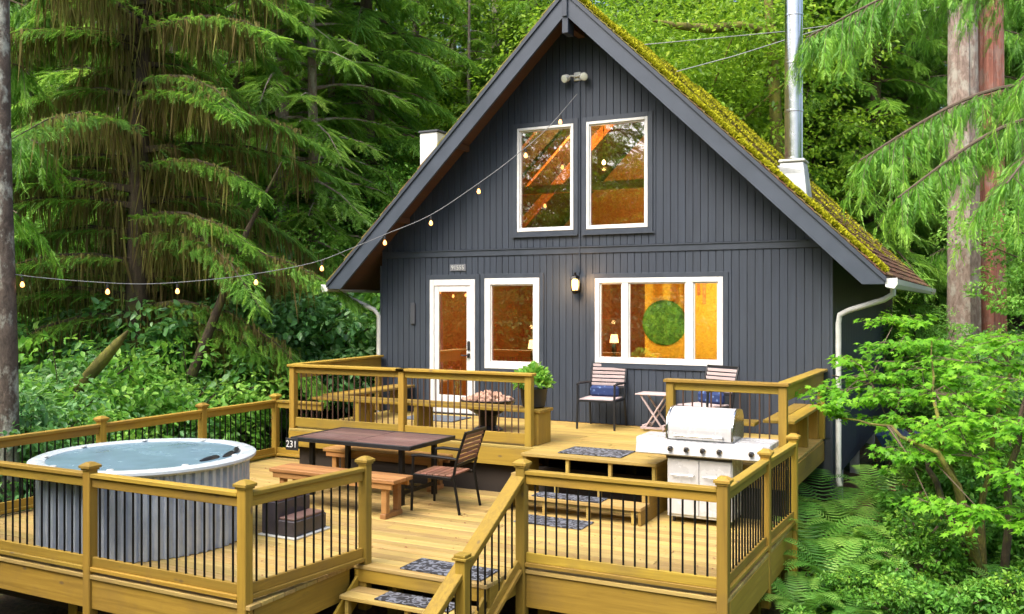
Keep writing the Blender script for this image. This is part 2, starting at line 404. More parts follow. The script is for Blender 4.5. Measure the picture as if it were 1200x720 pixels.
# sheathing behind the boards
mb = MB(); cuts = sorted({0, WW, RX}.union(*[set(h[:2]) for h in holes]))
for c, d in zip(cuts[:-1], cuts[1:]):
    for z0, z1 in slabs(c, d, -.5, 99): panel(mb, c, d, .0015, .12, z0, z1, z1 > 50)
mb.build('front_wall', M['side_wall'], cabin)
bx('band_board', cabin, M['siding_trim'], .02, 7.28, -.03, -.0145, *BAND, .003)
MB().box(.30, 7.0, -.045, -.031, BAND[1]-.018, BAND[1]-.001).build('drip_cap', M['siding_trim'], cabin)
bx('corner_board', cabin, M['siding_trim'], -.035, -.001, -.02, .08, -.02, 2.45, .003)
bx('corner_board', cabin, M['siding_trim'], 7.301, 7.335, -.02, .08, -.75, 2.45, .003)
# side and back walls
mb = MB(); mb.box(7.18, 7.30, .125, WB, -.62, 2.75)
y = .1
while y < WB-.2: mb.box(7.302, 7.314, y+.005, y+.195, -.5, 2.7); y += .2
mb.build('side_wall', M['siding'], cabin); MB().box(0, .12, .125, WB, -.62, 2.75).build('side_wall', M['siding'], cabin)
mb = MB(); mb.prism([(.0, -.6), (7.3, -.6), (7.3, 2.7), (RX, RZ-.15), (0, 2.7)], 1, WB+.002, WB+.1); mb.build('back_wall', M['side_wall'], cabin)
PF = plain('pale_foundation', (.32, .33, .32), .8)
for yy in (1.2, 3.2, 5.6): bx('foundation_post', cabin, PF, 7.15, 7.29, yy, yy+.14, -1.5, -.62)
MB().box(.1, 7.2, -.0, 9.1, -.12, -.001).build('floor_slab', M['int_wood'], cabin)
# roof
xl, xr = -.66, 8.04
def zr(x): return RZ-abs(x-RX)*ROOFM
for s, xe in (('l', xl), ('r', xr)):
    t = .11
    mb = MB(); mb.prism([(RX, RZ-t), (xe, zr(xe)-t), (xe, zr(xe)), (RX, RZ)], 1, YB+.03, YE); mb.build('roof_deck', M['soffit'], cabin)
# bargeboards with ridge block
for sgn, xe in ((-1, xl), (1, xr)):
    o1 = [(RX, RZ-.03), (xe, zr(xe)-.03), (xe, zr(xe)-.11), (xe-sgn*.32, zr(xe)-.11), (RX, RZ-.37)]
    zt = zr(xe)-.11; xi = RX+sgn*((RZ-.37-zt)/ROOFM); o1[3] = (xi, zt)
    if sgn < 0: o1 = o1[::-1]
    MB().prism(o1, 1, YB-.02, YB+.028).build('bargeboard', M['barge'], cabin, .004)
    o2 = [(RX, RZ+.0), (xe+sgn*.02, zr(xe+sgn*.02)), (xe+sgn*.02, zr(xe+sgn*.02)-.07), (RX, RZ-.075)]
    MB().prism(o2, 1, YB-.045, YB-.021).build('roof_edge_strip', M['siding_trim'], cabin, .003)
    b3 = [(RX, RZ-.4), (xe-sgn*.3, zr(xe)+.12), (xe-sgn*.3, zr(xe)-.0), (RX, RZ-.55)]
bx('ridge_beam_end', cabin, M['siding_trim'], RX-.045, RX+.05, YB-.03, YB+.2, 5.76, RZ-.32, .006)
bx('ridge_joint_strip', cabin, M['siding_trim'], RX-.035, RX+.045, YB-.06, YB-.046, 6.0, RZ-.02, .004)
MB().box(RX-.06, RX+.06, YB+.2, -.02, 5.85, RZ-.14).build('ridge_beam', M['soffit'], cabin)
for x in (.55, 1.7, 5.7, 6.85):
    MB().bar((x, -.5, rooftop(x)-.05), (x, -.02, rooftop(x)-.05), .05, .09).build('lookout', M['soffit'], cabin)
# shingles: courses on the two slopes
def shingles(sgn, full):
    mb = MB(); L = math.hypot(abs((xr if sgn > 0 else xl)-RX), abs((xr-RX)*ROOFM)); nc = 40 if full else 12; c = L/nc
    dx = sgn/math.hypot(1, ROOFM); dz = -ROOFM/math.hypot(1, ROOFM); nx, nz = -dz*sgn*sgn, dx*sgn
    nx = ROOFM/math.hypot(1, ROOFM)*sgn; nz = 1/math.hypot(1, ROOFM)
    for i in range(nc):
        y = YB-.03-(random.random()*.2 if full else 0)
        while y < YE:
            w = random.uniform(.18, .38) if full else 2.5; y0 = max(y, YB-.04); y1 = min(y+w-.012, YE+.02); y += w
            if y1-y0 < .03: continue
            a0 = i*c-.02; a1 = (i+1)*c+random.uniform(-.008, .012); th = .014+random.random()*.01
            def P(a, h, yy): return (RX+dx*a+nx*h, yy, RZ+dz*a+nz*h)
            mb.add([P(a0, .004, y0), P(a1, .012, y0), P(a1, .012, y1), P(a0, .004, y1), P(a0, .012, y0), P(a1, .012+th, y0), P(a1, .012+th, y1), P(a0, .012, y1)],
                   [(0, 1, 2, 3), (7, 6, 5, 4), (0, 4, 5, 1), (1, 5, 6, 2), (2, 6, 7, 3), (3, 7, 4, 0)])
    o = mb.build('roof_shingles', M['roof'], cabin); o['kind'] = 'stuff'
shingles(1, True); shingles(-1, False)
# gutters, downspouts
def gutter(x, sgn):
    g = [(x, 2.13), (x, 2.02), (x+sgn*.03, 2.0), (x+sgn*.10, 2.0), (x+sgn*.13, 2.05), (x+sgn*.13, 2.12), (x+sgn*.115, 2.12), (x+sgn*.11, 2.02), (x+sgn*.015, 2.03), (x+sgn*.015, 2.13)]
    if sgn < 0: g = g[::-1]
    o = MB().prism(g, 1, YB, YE).build('gutter', M['white_pipe'], cabin)
    e = [(x, 2.12), (x, 2.02), (x+sgn*.10, 1.995), (x+sgn*.14, 2.05), (x+sgn*.14, 2.13)]
    MB().prism(e, 1, YB-.014, YB-.002).build('gutter_cap', M['white_paint'], cabin)
gutter(8.045, 1); gutter(-.665, -1)
MB().tube([(8.11, -.35, 2.03), (8.11, -.35, 1.93), (8.0, -.3, 1.86), (7.55, -.09, 1.72), (7.43, -.05, 1.66), (7.41, -.04, 1.55), (7.41, -.04, -.55), (7.44, -.09, -.63)], .038, 10).build('downspout', M['white_pipe'], cabin, smooth=True)
MB().tube([(-.73, -.1, 2.02), (-.7, -.1, 1.92), (-.5, -.1, 1.86), (-.12, -.06, 1.70), (-.06, -.02, 1.6), (-.06, -.02, -.6)], .038, 10).build('downspout', M['white_pipe'], cabin, smooth=True)
# windows and door
def window(x0, x1, z0, z1, bars=(), fw=.06, fwt=None, label=None, casing=True, dep=.0):
    fwt = fwt or fw; yf = -.04
    mb = MB(); mb.box(x0, x0+fw, yf, .05, z0, z1).box(x1-fw, x1, yf, .05, z0, z1).box(x0+fw, x1-fw, yf, .05, z1-fwt, z1).box(x0+fw, x1-fw, yf, .05, z0, z0+fwt)
    # one object: root part window with frame geometry
    w = mb.build('window', M['white_paint'], cabin, .004)
    if label: w['label'] = label
    xs_ = [x0+fw]+[b for p in bars for b in p]+[x1-fw]
    for a, b in bars: bx('mullion', w, M['white_paint'], a, b, yf+.004, .05, z0+fwt, z1-fwt, .003)
    for a, b in zip(xs_[::2], xs_[1::2]):
        bx('pane', w, M['glass'], a+.001, b-.001, .012, .018, z0+fwt+.001, z1-fwt-.001)
        MB().box(a, a+.02, -.012, .011, z0+fwt, z1-fwt).box(b-.02, b, -.012, .011, z0+fwt, z1-fwt).box(a+.02, b-.02, -.012, .011, z1-fwt-.02, z1-fwt).box(a+.02, b-.02, -.012, .011, z0+fwt, z0+fwt+.02).build('sash', M['white_paint'], w, .002)
    if casing:
        c = .075; y0, y1 = -.034, -.015
        MB().box(x0-c, x0-.002, y0, y1, z0-c, z1+c).box(x1+.002, x1+c, y0, y1, z0-c, z1+c).box(x0-.002, x1+.002, y0, y1, z1+.002, z1+c).box(x0-.002, x1+.002, y0, y1, z0-c, z0-.002).build('window_casing', M['siding_trim'], cabin, .003)
    return w
window(2.012, 2.981, .771, 2.209, fw=.10, label='tall white framed window beside the glass door')
window(3.914, 5.856, .917, 2.188, bars=((4.345, 4.44), (5.315, 5.425)), fw=.07, label='wide three part white window')
window(2.597, 3.559, 2.932, 4.558, fw=.042)
window(3.774, 4.746, 2.932, 4.558, fw=.042)
MB().box(2.5, 3.63, -.055, -.036, 2.845, 2.868).box(3.70, 4.85, -.055, -.036, 2.845, 2.868).build('window_ledge', M['siding_trim'], cabin)
# door
d = MB().box(.98, 1.06, -.045, .05, .0, 2.198).box(1.756, 1.836, -.045, .05, .0, 2.198).box(1.06, 1.756, -.045, .05, 2.10, 2.198).build('door_frame', M['white_paint'], cabin, .004)
d = MB().box(1.064, 1.15, -.03, .015, .02, 2.096).box(1.675, 1.752, -.03, .015, .02, 2.096).box(1.15, 1.675, -.03, .015, 2.0, 2.096).box(1.15, 1.675, -.03, .015, .02, .31).build('door', M['white_paint'], cabin, .004)
d['label'] = 'white glazed door with black keypad and lever'
bx('pane', d, M['glass'], 1.151, 1.674, -.012, -.006, .311, 1.999)
bx('keypad', d, M['black_plastic'], 1.70, 1.745, -.06, -.031, 1.05, 1.20, .008)
MB().box(1.695, 1.745, -.05, -.031, .93, 1.0).bar((1.72, -.075, .965), (1.60, -.075, .965), .02, .02).bar((1.72, -.03, .965), (1.72, -.08, .965), .018, .018).build('door_handle', M['black_plastic'], d, .003)
MB().box(.90, .976, -.034, -.015, -.0, 2.28).box(1.84, 1.92, -.034, -.015, 0, 2.28).box(.976, 1.84, -.034, -.015, 2.202, 2.28).build('door_casing', M['siding_trim'], cabin, .003)
bx('threshold', cabin, M['dark_metal'], .98, 1.836, -.09, -.046, .002, .03, .004)
# little things on the wall
tag(bx('wall_vent_cover', None, M['side_wall'], .60, .69, -.05, -.0145, 1.46, 1.82, .01), 'small grey box fixed to the wall left of the door', 'junction box')
# house number plate
t = thing('house_number_sign', 'small grey house number plate above the door', 'sign', (1.5, -.03, 2.39))
bx('plate', t, plain('sign_plate', (.14, .15, .17), .5), 1.36, 1.66, -.03, -.0145, 2.335, 2.445, .004)
def text(s_, size, mat, parent, loc, rot, name='lettering', ext=.003):
    c = bpy.data.curves.new(name, 'FONT'); c.body = s_; c.size = size; c.extrude = ext; c.align_x = 'CENTER'; c.align_y = 'CENTER'
    tmp = bpy.data.objects.new('t', c); S.collection.objects.link(tmp); bpy.context.view_layer.update()
    me = bpy.data.meshes.new_from_object(tmp.evaluated_get(bpy.context.evaluated_depsgraph_get())); bpy.data.objects.remove(tmp)
    me.name = name; me.materials.clear(); me.materials.append(mat); o = bpy.data.objects.new(name, me); link(o, parent)
    o.matrix_local = MATW[parent.name].inverted() @ Matrix.Translation(loc) @ rot.to_4x4(); return o
text('91555', .098, M['white_pipe'], t, (1.51, -.034, 2.39), Matrix.Rotation(R(90), 3, 'X'))
# floodlight + conduit
t = thing('floodlight', 'twin headed floodlight high on the gable wall', 'floodlight', (3.62, -.03, 5.2))
bx('mounting_plate', t, M['white_pipe'], 3.57, 3.69, -.05, -.0145, 5.20, 5.33, .01)
for sx in (-1, 1):
    c0 = Vector((3.63, -.06, 5.26)); c1 = c0+Vector((sx*.15, -.08, -.03)); dv = Vector((sx*.35, -1, -.45)).normalized()
    h = MB(); h.tube([c0, (c0+c1)/2+Vector((0, -.02, .02)), c1], .014, 6); h.tube([c1-dv*.07, c1-dv*.05, c1+dv*.03, c1+dv*.04], [.025, .05, .062, .06], 14)
    hd = h.build('lamp_head', M['white_pipe'], t, smooth=True)
    MB().tube([c1+dv*.035, c1+dv*.046, c1+dv*.052], [.055, .05, .02], 14).build('lens', M['led'], hd, smooth=True)
tag(MB().tube([(3.66, -.03, 5.19), (3.66, -.03, 2.28)], .012, 8).build('conduit', M['siding_trim'], None), 'painted conduit running down between the two upper windows', 'conduit')
# wall lantern
t = thing('wall_lantern', 'lit black wall lantern beside the wide window', 'lantern', (3.63, -.06, 2.1))
MB().box(3.58, 3.68, -.03, -.0145, 1.98, 2.12).bar((3.63, -.03, 2.06), (3.63, -.12, 2.06), .03, .03).build('bracket', M['black_metal'], t, .003)
MB().lathe([(.02, -.03), (.05, .0), (.062, .02), (.062, .03)], 6, (3.63, -.13, 1.98)).lathe([(.085, .20), (.06, .24), (.02, .27), (.018, .30)], 6, (3.63, -.13, 1.98)).build('lantern_frame', M['black_metal'], t)
for k in range(6):
    a = k*math.pi/3; MB().bar((3.63+.06*math.cos(a), -.13+.06*math.sin(a), 2.0), (3.63+.078*math.cos(a), -.13+.078*math.sin(a), 2.185), .008, .008).build('lantern_rib', M['black_metal'], t)
MB().lathe([(.04, .0), (.052, .08), (.05, .16), (.03, .18)], 10, (3.63, -.13, 2.0)).build('glass_shade', M['lamp_glow'], t, smooth=True)
pl = bpy.data.lights.new('lantern_light', 'POINT'); pl.energy = 9; pl.color = (1, .55, .22); pl.shadow_soft_size = .06
po = bpy.data.objects.new('lantern_light', pl); S.collection.objects.link(po); po.parent = t; po.location = (0, -.22, .0)
# flue pipe and flashing
fx, fy = 6.62, 1.12; fz = zr(fx)
fl = thing('chimney_flue', 'tall stainless steel stove pipe rising through the mossy roof', 'stove pipe', (fx, fy, fz))
MB().prism([(fx-.21, fz+.30), (fx+.21, fz-.30), (fx+.19, fz+.22), (fx-.19, fz+.30)], 1, fy-.19, fy+.19).build('flashing_box', plain('galvanized_flashing', (.42, .45, .46), .45, .5, var=.25, scale=6), fl, .01)
mb = MB(); b0 = [(fx+a, fy+b_, fz-.25) for a, b_ in ((-.24, -.24), (.24, -.24), (.24, .24), (-.24, .24))]; b1 = [(fx+a, fy+b_, fz+.34) for a, b_ in ((-.17, -.17), (.17, -.17), (.17, .17), (-.17, .17))]
mb.add(b0+b1, [(3, 2, 1, 0), (4, 5, 6, 7), (0, 1, 5, 4), (1, 2, 6, 5), (2, 3, 7, 6), (3, 0, 4, 7)]); mb.build('flashing', plain('flashing_metal', (.45, .48, .49), .4, .5, var=.3, scale=5), fl, .01)
MB().box(fx-.19, fx+.19, fy-.19, fy+.19, fz+.342, fz+.39).build('storm_collar', M['white_pipe'], fl, .015)
z = fz+.39; k = 0
while z < 7.2:
    ps = MB().lathe([(.130, 0), (.130, .708)], 32, (fx, fy, z)).build('pipe_section', M['steel'], fl, smooth=True); MB().lathe([(.131, .0), (.137, .004), (.137, .03), (.131, .034)], 32, (fx, fy, z)).build('joint_band', M['steel'], ps); z += .712
# white chase behind the left slope
ch = thing('chimney_chase', 'white boxy vent rising behind the left roof slope', 'vent box', (.33, 1.0, 2.9))
bx('chase_body', ch, M['white_paint'], .24, .60, .8, 1.2, 2.7, 4.82, .01); bx('chase_cap', ch, M['side_wall'], .22, .62, .78, 1.22, 4.822, 4.86, .006)
# interior
MB().box(.13, 7.17, .125, WB, 2.42, 2.56).build('loft_floor', M['int_wood'], cabin)
MB().box(3.35, 7.17, 3.9, 4.0, 0.0, 2.42).build('partition_wall', M['yellow_wall'], cabin)
MB().box(.13, 3.349, 4.8, 4.9, 0, 2.42).build('partition_wall', M['int_wood'], cabin)
MB().box(3.30, 3.349, 4.0, 4.8, 0, 2.42).build('partition_wall', M['int_wood'], cabin)
MB().box(7.12, 7.178, .13, 3.9, 0, 2.42).build('inner_lining', M['yellow_wall'], cabin)
MB().box(.13, .18, .13, 4.8, 0, 2.42).build('inner_lining', M['int_wood'], cabin)
MB().prism([(.13, 2.56), (7.17, 2.56), (7.17, 2.7), (RX, RZ-.15), (.13, 2.7)], 1, 5.5, 5.6).build('loft_back_wall', M['int_wood'], cabin)
for y in (1.2, 2.4, 3.6):
    for sgn in (-1, 1): MB().bar((RX+sgn*.1, y, 6.1), (RX+sgn*3.3, y, 6.15-3.3*ROOFM), .09, .16).build('rafter', M['beam'], cabin)
MB().box(.9, 6.5, 1.5, 1.62, 3.72, 3.86).build('tie_beam', M['beam'], cabin)
def mirrordisc():  # face of the round mirror: its forest reflection painted as green noise
    m = NT('painted_forest_reflection'); n_ = m.noise(m.objco(False), 14, 5, .7, 1.2)
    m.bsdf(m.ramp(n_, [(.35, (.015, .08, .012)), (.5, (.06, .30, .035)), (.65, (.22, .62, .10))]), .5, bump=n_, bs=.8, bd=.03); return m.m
o = tag(MB().lathe([(.43, 0), (.43, .03), (.40, .045), (.0001, .05)], 48).build('round_mirror_disc', mirrordisc(), None), 'round mirror with painted green forest reflection on the yellow wall behind the wide window', 'wall mirror')
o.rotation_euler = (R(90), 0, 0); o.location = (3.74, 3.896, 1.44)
tag(bx('sideboard', None, M['int_wood'], 2.7, 5.2, 3.1, 3.6, .001, .80, .01), 'dark low sideboard under the round mirror', 'sideboard')
for x, z0 in ((4.45, 1.95), (4.62, 1.95), (4.72, 1.8), (5.35, 1.7), (5.6, 1.3)):
    bx('hanging_shelf_post', cabin, M['int_wood'], x, x+.05, 3.0, 3.05, z0, 2.42)
def lampt(loc, lab, e, cat='table lamp'):
    t = thing('table_lamp', lab, cat, loc); x, y, z = loc
    MB().lathe([(.07, 0), (.07, .015), (.02, .04), (.05, .14), (.03, .24), (.012, .27)], 16, loc).build('lamp_base', M['black_plastic'], t, smooth=True)
    MB().lathe([(.085, .27), (.06, .42)], 20, loc).build('lamp_shade', M['shade_glow'], t, smooth=True)
    p = bpy.data.lights.new('lamp_light', 'POINT'); p.energy = e; p.color = (1, .58, .22); p.shadow_soft_size = .035
    q = bpy.data.objects.new('lamp_light', p); S.collection.objects.link(q); q.parent = t; q.location = (0, -.05, .65)
tag(bx('side_table', None, M['int_wood'], 1.9, 2.9, 1.3, 1.7, 0.001, .75, .01), 'wooden table carrying a lit lamp behind the tall window', 'table')
lampt((2.15, 1.45, .752), 'glowing lamp on a table behind the tall window', 9)
lampt((2.95, 3.3, .802), 'glowing lamp at the left end of the sideboard', 14)
for i, (x, y, z, e, c) in enumerate([(5.3, 2.2, 2.2, 120, (1, .80, .42)), (2.9, 2.9, 4.4, 110, (1, .50, .15)), (1.4, 1.2, 2.1, 4, (1, .6, .25))]):
    t = thing('pendant_lamp', ['small round pendant lamp over the room behind the wide window', 'round pendant lamp under the rafters behind the upper windows', 'small pendant lamp seen through the door glass'][i], 'pendant lamp', (x, y, z))
    MB().tube([(x, y, z+.08), (x, y, z+(.2 if i != 1 else 1.2))], .006, 6).build('cord', M['black_plastic'], t)
    MB().lathe([(.0001, -.035), (.025, -.025), (.035, 0), (.025, .03), (.012, .05), (.0001, .055)], 16, (x, y, z)).build('bulb', M['bulb'], t, smooth=True)
    p = bpy.data.lights.new('pendant_light', 'POINT'); p.energy = e; p.color = c; p.shadow_soft_size = .03
    q = bpy.data.objects.new('pendant_light', p); S.collection.objects.link(q); q.parent = t; q.location = (0, 0, -.12)

# ------------------------------------------------------------------ decks
ZL = -.60
def deckboards(deck, x0, x1, y0, y1, z, mat, w=.14, minx=None):
    y = y0
    while y < y1-.03:
        yy = min(y+w-.006, y1); cuts = [x0]
        if x1-x0 > 3.2:
            c = x0+random.choice([1.8, 2.4, 3.0, 3.6, 4.2])+random.uniform(-.1, .1)
            while c < x1-.8: cuts.append(c); c += random.choice([2.4, 3.0, 3.6])
        cuts.append(x1)
        for a, b in zip(cuts[:-1], cuts[1:]):
            MB().box(a+.002, b-.002, y, yy, z-.036+random.uniform(-.0015, .0015), z+random.uniform(-.0015, .0015)).build('deck_board', mat, deck, .004)
        y += w
low = thing('lower_deck', 'lower timber deck carrying the hot tub and the dining table', 'deck', (2.5, -4, ZL))
LX0 = -.80
deckboards(low, LX0, 3.95, -7.40, -6.05, ZL, M['deck_x'])
deckboards(low, LX0, 5.36, -6.05, -5.50, ZL, M['deck_x'])
deckboards(low, LX0, 7.29, -5.48, -2.57, ZL, M['deck_x'])
deckboards(low, LX0, .20, -2.55, -1.72, ZL, M['deck_x'])
def fascia(parent, p0, p1, z, mat, h=.27, th=.04, drop=.037):
    p0 = Vector((*p0, z-drop-h/2)); p1 = Vector((*p1, z-drop-h/2)); return MB().bar(p0, p1, th, h).build('fascia_board', mat, parent, .004)
RXm, RYm, RZm = M['rail_x'], M['rail_y'], M['rail_z']
fascia(low, (LX0, -7.36), (3.93, -7.36), ZL, RXm); fascia(low, (3.91, -7.33), (3.91, -6.08), ZL, RYm)
fascia(low, (3.95, -6.02), (5.34, -6.02), ZL, RXm, .12); fascia(low, (5.34, -5.99), (5.34, -5.48), ZL, RYm, .2)
fascia(low, (5.36, -5.44), (7.26, -5.44), ZL, RXm, .31); fascia(low, (7.27, -5.41), (7.27, -2.6), ZL, RYm, .31); fascia(low, (LX0+.02, -7.33), (LX0+.02, -1.75), ZL, RYm)
# beams, joists and legs below
mb = MB()
for x in np.arange(-.5, 7.2, 1.2):
    yf = -7.2 if x < 3.9 else (-5.9 if x < 5.3 else -5.3)
    mb.box(x-.02, x+.02, yf, -2.6, ZL-.24, ZL-.038)
mb.build('joist', M['deck_x'], low)
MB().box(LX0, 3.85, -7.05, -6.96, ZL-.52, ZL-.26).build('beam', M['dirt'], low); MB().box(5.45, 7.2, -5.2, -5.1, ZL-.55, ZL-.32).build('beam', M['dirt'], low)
for x, y in ((-.6, -7.0), (1.4, -7.0), (3.7, -7.0), (3.7, -5), (5.5, -5.15), (7.1, -5.15), (7.1, -3.7), (7.1, -2.7), (1.4, -4.5)):
    bx('support_post', low, M['rail_z'], x-.06, x+.06, y-.06, y+.06, gz(x, y)-.1, ZL-.27)
up = thing('upper_deck', 'upper timber deck along the front wall of the cabin', 'deck', (3.7, -1.3, 0))
UX0, UX1, UY = .15, 7.22, -2.55
deckboards(up, UX0, UX1, UY, -.03, 0, M['deck_up'])
fascia(up, (UX0, UY+.02), (4.1, UY+.02), 0, RXm, .22); fascia(up, (5.82, UY+.02), (UX1-.02, UY+.02), 0, RXm, .22)
fascia(up, (UX1-.01, UY+.05), (UX1-.01, -.04), 0, RYm, .26); fascia(up, (UX0+.0, UY+.05), (UX0, -.04), 0, RYm, .22)
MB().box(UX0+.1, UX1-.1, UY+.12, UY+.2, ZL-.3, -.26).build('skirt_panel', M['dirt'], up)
for x in (.4, 2.1, 4.0, 5.9, 7.1): bx('support_post', up, RZm, x-.06, x+.06, UY+.22, UY+.34, gz(x, UY), -.26)
for x in (1.5, 3.2, 4.6, 6.4): bx('support_post', up, RZm, x-.06, x+.06, -.4, -.28, gz(x, -.3), -.05)
# steps between the decks
st = thing('inner_steps', 'three timber steps between the upper deck and the lower deck', 'steps', (5.0, -3.0, ZL))
def tread(parent, x0, x1, y0, y1, z, mat, nb=2):
    w = (y1-y0)/nb
    for i in range(nb): MB().box(x0, x1, y0+i*w+.003, y0+(i+1)*w-.003, z-.038, z).build('tread', mat, parent, .004)
tread(st, 4.14, 5.85, -2.98, -2.555, -.002, M['deck_up'], 3)
tread(st, 4.14, 5.85, -3.24, -2.93, -.20, M['deck_x'], 2)
tread(st, 4.14, 5.85, -3.50, -3.19, -.40, M['deck_x'], 2)
for x in (4.17, 4.74, 5.28, 5.81):
    MB().box(x-.02, x+.02, -2.95, -2.9, -.20, -.042).build('riser_block', M['deck_up'], st, .003)
    MB().box(x-.05, x-.01, -3.21, -3.16, -.398, -.24).build('riser_block', M['deck_up'], st, .003)
    MB().box(x-.08, x-.04, -3.47, -3.42, ZL+.001, -.44).build('riser_block', M['deck_up'], st, .003)
for x in (4.15, 5.81):
    MB().prism([(-3.48, ZL+.001), (-2.56, ZL+.001), (-2.56, -.04), (-2.93, -.04), (-2.93, -.24), (-3.2, -.24), (-3.2, -.44), (-3.48, -.44)], 0, x, x+.035).build('stringer', RYm, st, .003)
# exit steps at the front
es = thing('front_steps', 'timber steps leading down from the lower deck towards the front', 'steps', (4.7, -6.3, -1.4))
for i in range(4):
    z = ZL-.2*(i+1); y1 = -6.03-.27*i; x0, x1 = (4.0, 5.30)
    tread(es, x0, x1, y1-.30, y1-.0, z, M['deck_x'], 2)
    for x in (x0+.06, (x0+x1)/2+.05, x1-.06): MB().box(x-.02, x+.02, y1-.27, y1-.22, z-.20, z-.042).build('riser_block', M['deck_up'], es, .003)
for x in (3.965, 5.302): MB().prism([(-6.03, ZL-.1), (-7.35, ZL-1.1), (-7.35, ZL-1.3), (-6.03, ZL-.35)], 0, x-.0, x+.03).build('stringer', RYm, es, .003)

# railings
def post_mesh(z0, z1, w=.092):
    return MB().box(-w/2, w/2, -w/2, w/2, z0, z1).mesh('post', RZm, .006)
capm = MB().box(-.068, .068, -.068, .068, 0, .022).add([(-.068, -.068, .022), (.068, -.068, .022), (.068, .068, .022), (-.068, .068, .022), (-.028, -.028, .05), (.028, -.028, .05), (.028, .028, .05), (-.028, .028, .05)], [(4, 5, 6, 7), (0, 1, 5, 4), (1, 2, 6, 5), (2, 3, 7, 6), (3, 0, 4, 7)]).box(-.055, .055, -.055, .055, -.02, 0).mesh('post_cap', RZm)
def baluster_mesh(h, mat, nm='baluster'): return MB().lathe([(.0095, 0), (.0095, h)], 8).mesh(nm, mat, smooth=True)
def railing(label, pts, zd, ztop, caps=True, posts=None, drop=.35, bal='black_metal', flat=False, group=None, sp=.105, br=True):
    r_ = thing('deck_railing', label, 'railing', (*pts[0], zd), group=group)
    posts = posts if posts is not None else [True]*len(pts)
    pm = post_mesh(-drop, ztop-zd+(.045 if caps else -.04)); h0 = zd+(.10 if flat else .13); bm_ = baluster_mesh(ztop-.07-h0, M[bal])
    for (x, y), q in zip(pts, posts):
        if q:
            p = inst(pm, 'post', (x, y, zd), r_)
            if caps: c = inst(capm, 'post_cap', (x, y, ztop+.045), r_); c.parent = p; c.location = (0, 0, ztop+.045-zd)
    for (a, b) in zip(pts[:-1], pts[1:]):
        A = Vector((*a, 0)); B = Vector((*b, 0)); d = (B-A); L = d.length; d.normalize(); mt = RXm if abs(d.x) > abs(d.y) else RYm
        g = .047 if caps else .0; a2 = A+d*g; b2 = B-d*g; zz = Vector((0, 0, 1))
        if flat:
            MB().bar(A-d*.07+zz*(ztop-.02), B+d*.07+zz*(ztop-.02), .145, .036).build('top_rail', mt, r_, .005)
            MB().bar(A+d*.046+zz*(ztop-.085), B-d*.046+zz*(ztop-.085), .036, .088).build('sub_rail', mt, r_, .004)
            if br: MB().bar(A+d*.046+zz*(zd+.095), B-d*.046+zz*(zd+.095), .04, .13).build('bottom_rail', mt, r_, .004)
        else:
            MB().bar(a2+zz*(ztop-.02), b2+zz*(ztop-.02), .088, .038).build('top_rail', mt, r_, .005)
            MB().bar(a2+zz*(ztop-.082), b2+zz*(ztop-.082), .038, .086).build('sub_rail', mt, r_, .004)
            MB().bar(a2+zz*(zd+.112), b2+zz*(zd+.112), .038, .086).build('bottom_rail', mt, r_, .004)
            MB().bar(a2+zz*(zd+.05), b2+zz*(zd+.05), .088, .038).build('foot_rail', mt, r_, .005)
        if not br: continue
        nb = int((L-.12)/sp); s0 = (L-(nb-1)*sp)/2
        for i in range(nb):
            q = A+d*(s0+i*sp); inst(bm_, 'baluster', (q.x, q.y, h0), r_)
    return r_
G = 'deck railings of yellow stained timber'
ZT = .30
railing('timber railing with black balusters along the front of the hot tub', [(-.76, -7.36), (2.03, -7.36), (3.86, -7.36)], ZL, ZT, drop=.42)
railing('short side railing between the hot tub corner and the front steps', [(3.86, -7.36), (4.03, -5.98)], ZL, ZT, posts=[False, True], drop=.42)
railing('front railing right of the steps, before the grill', [(5.40, -5.46), (7.24, -5.44)], ZL, ZT, drop=.55)
railing('right side railing beside the grill above the ferns', [(7.24, -5.44), (7.25, -3.85), (7.29, -2.63)], ZL, ZT, posts=[False, True, True], drop=.55)
railing('long railing behind the hot tub facing the thicket', [(-.76, -7.36), (-.74, -5.02), (-.76, -3.32), (-.76, -1.80)], ZL, ZT, posts=[False, True, True, True])
railing('return railing of the lower deck behind the dining table corner', [(-.76, -1.80), (.22, -1.80)], ZL, ZT, posts=[False, False], drop=.3)
railing('upper deck railing above the dining table', [(.20, -2.50), (2.10, -2.50), (4.02, -2.50)], 0, .93, caps=False, flat=True, bal='bronze_metal', drop=.2, sp=.095)
railing('upper deck railing behind the grill', [(5.87, -2.50), (7.16, -2.50)], 0, .93, caps=False, flat=True, bal='bronze_metal', drop=.2, sp=.11)
# plank back rails of the two side benches (board on edge up to the wall)
def siderail(label, p0, p1):
    r_ = thing('bench_back_rail', label, 'railing', (*p0, 0)); a = Vector((*p0, .915)); b = Vector((*p1, .915))
    MB().bar(a, b, .145, .034).build('top_rail', RYm, r_, .005); d = (b-a).normalized()
    MB().bar(a+Vector((0, 0, -.11))+d*.1, b+Vector((0, 0, -.11)), .038, .175).build('back_board', RYm, r_, .005)
    q = b-d*.06; MB().box(q.x-.045, q.x+.045, q.y-.045, q.y+.045, 0, .72).build('post', RZm, r_, .005)
siderail('board rail at the right edge of the upper deck ending at the wall', (7.16, -2.42), (7.20, -.03))
siderail('board rail at the left edge of the upper deck', (.18, -2.42), (.0, -.06))
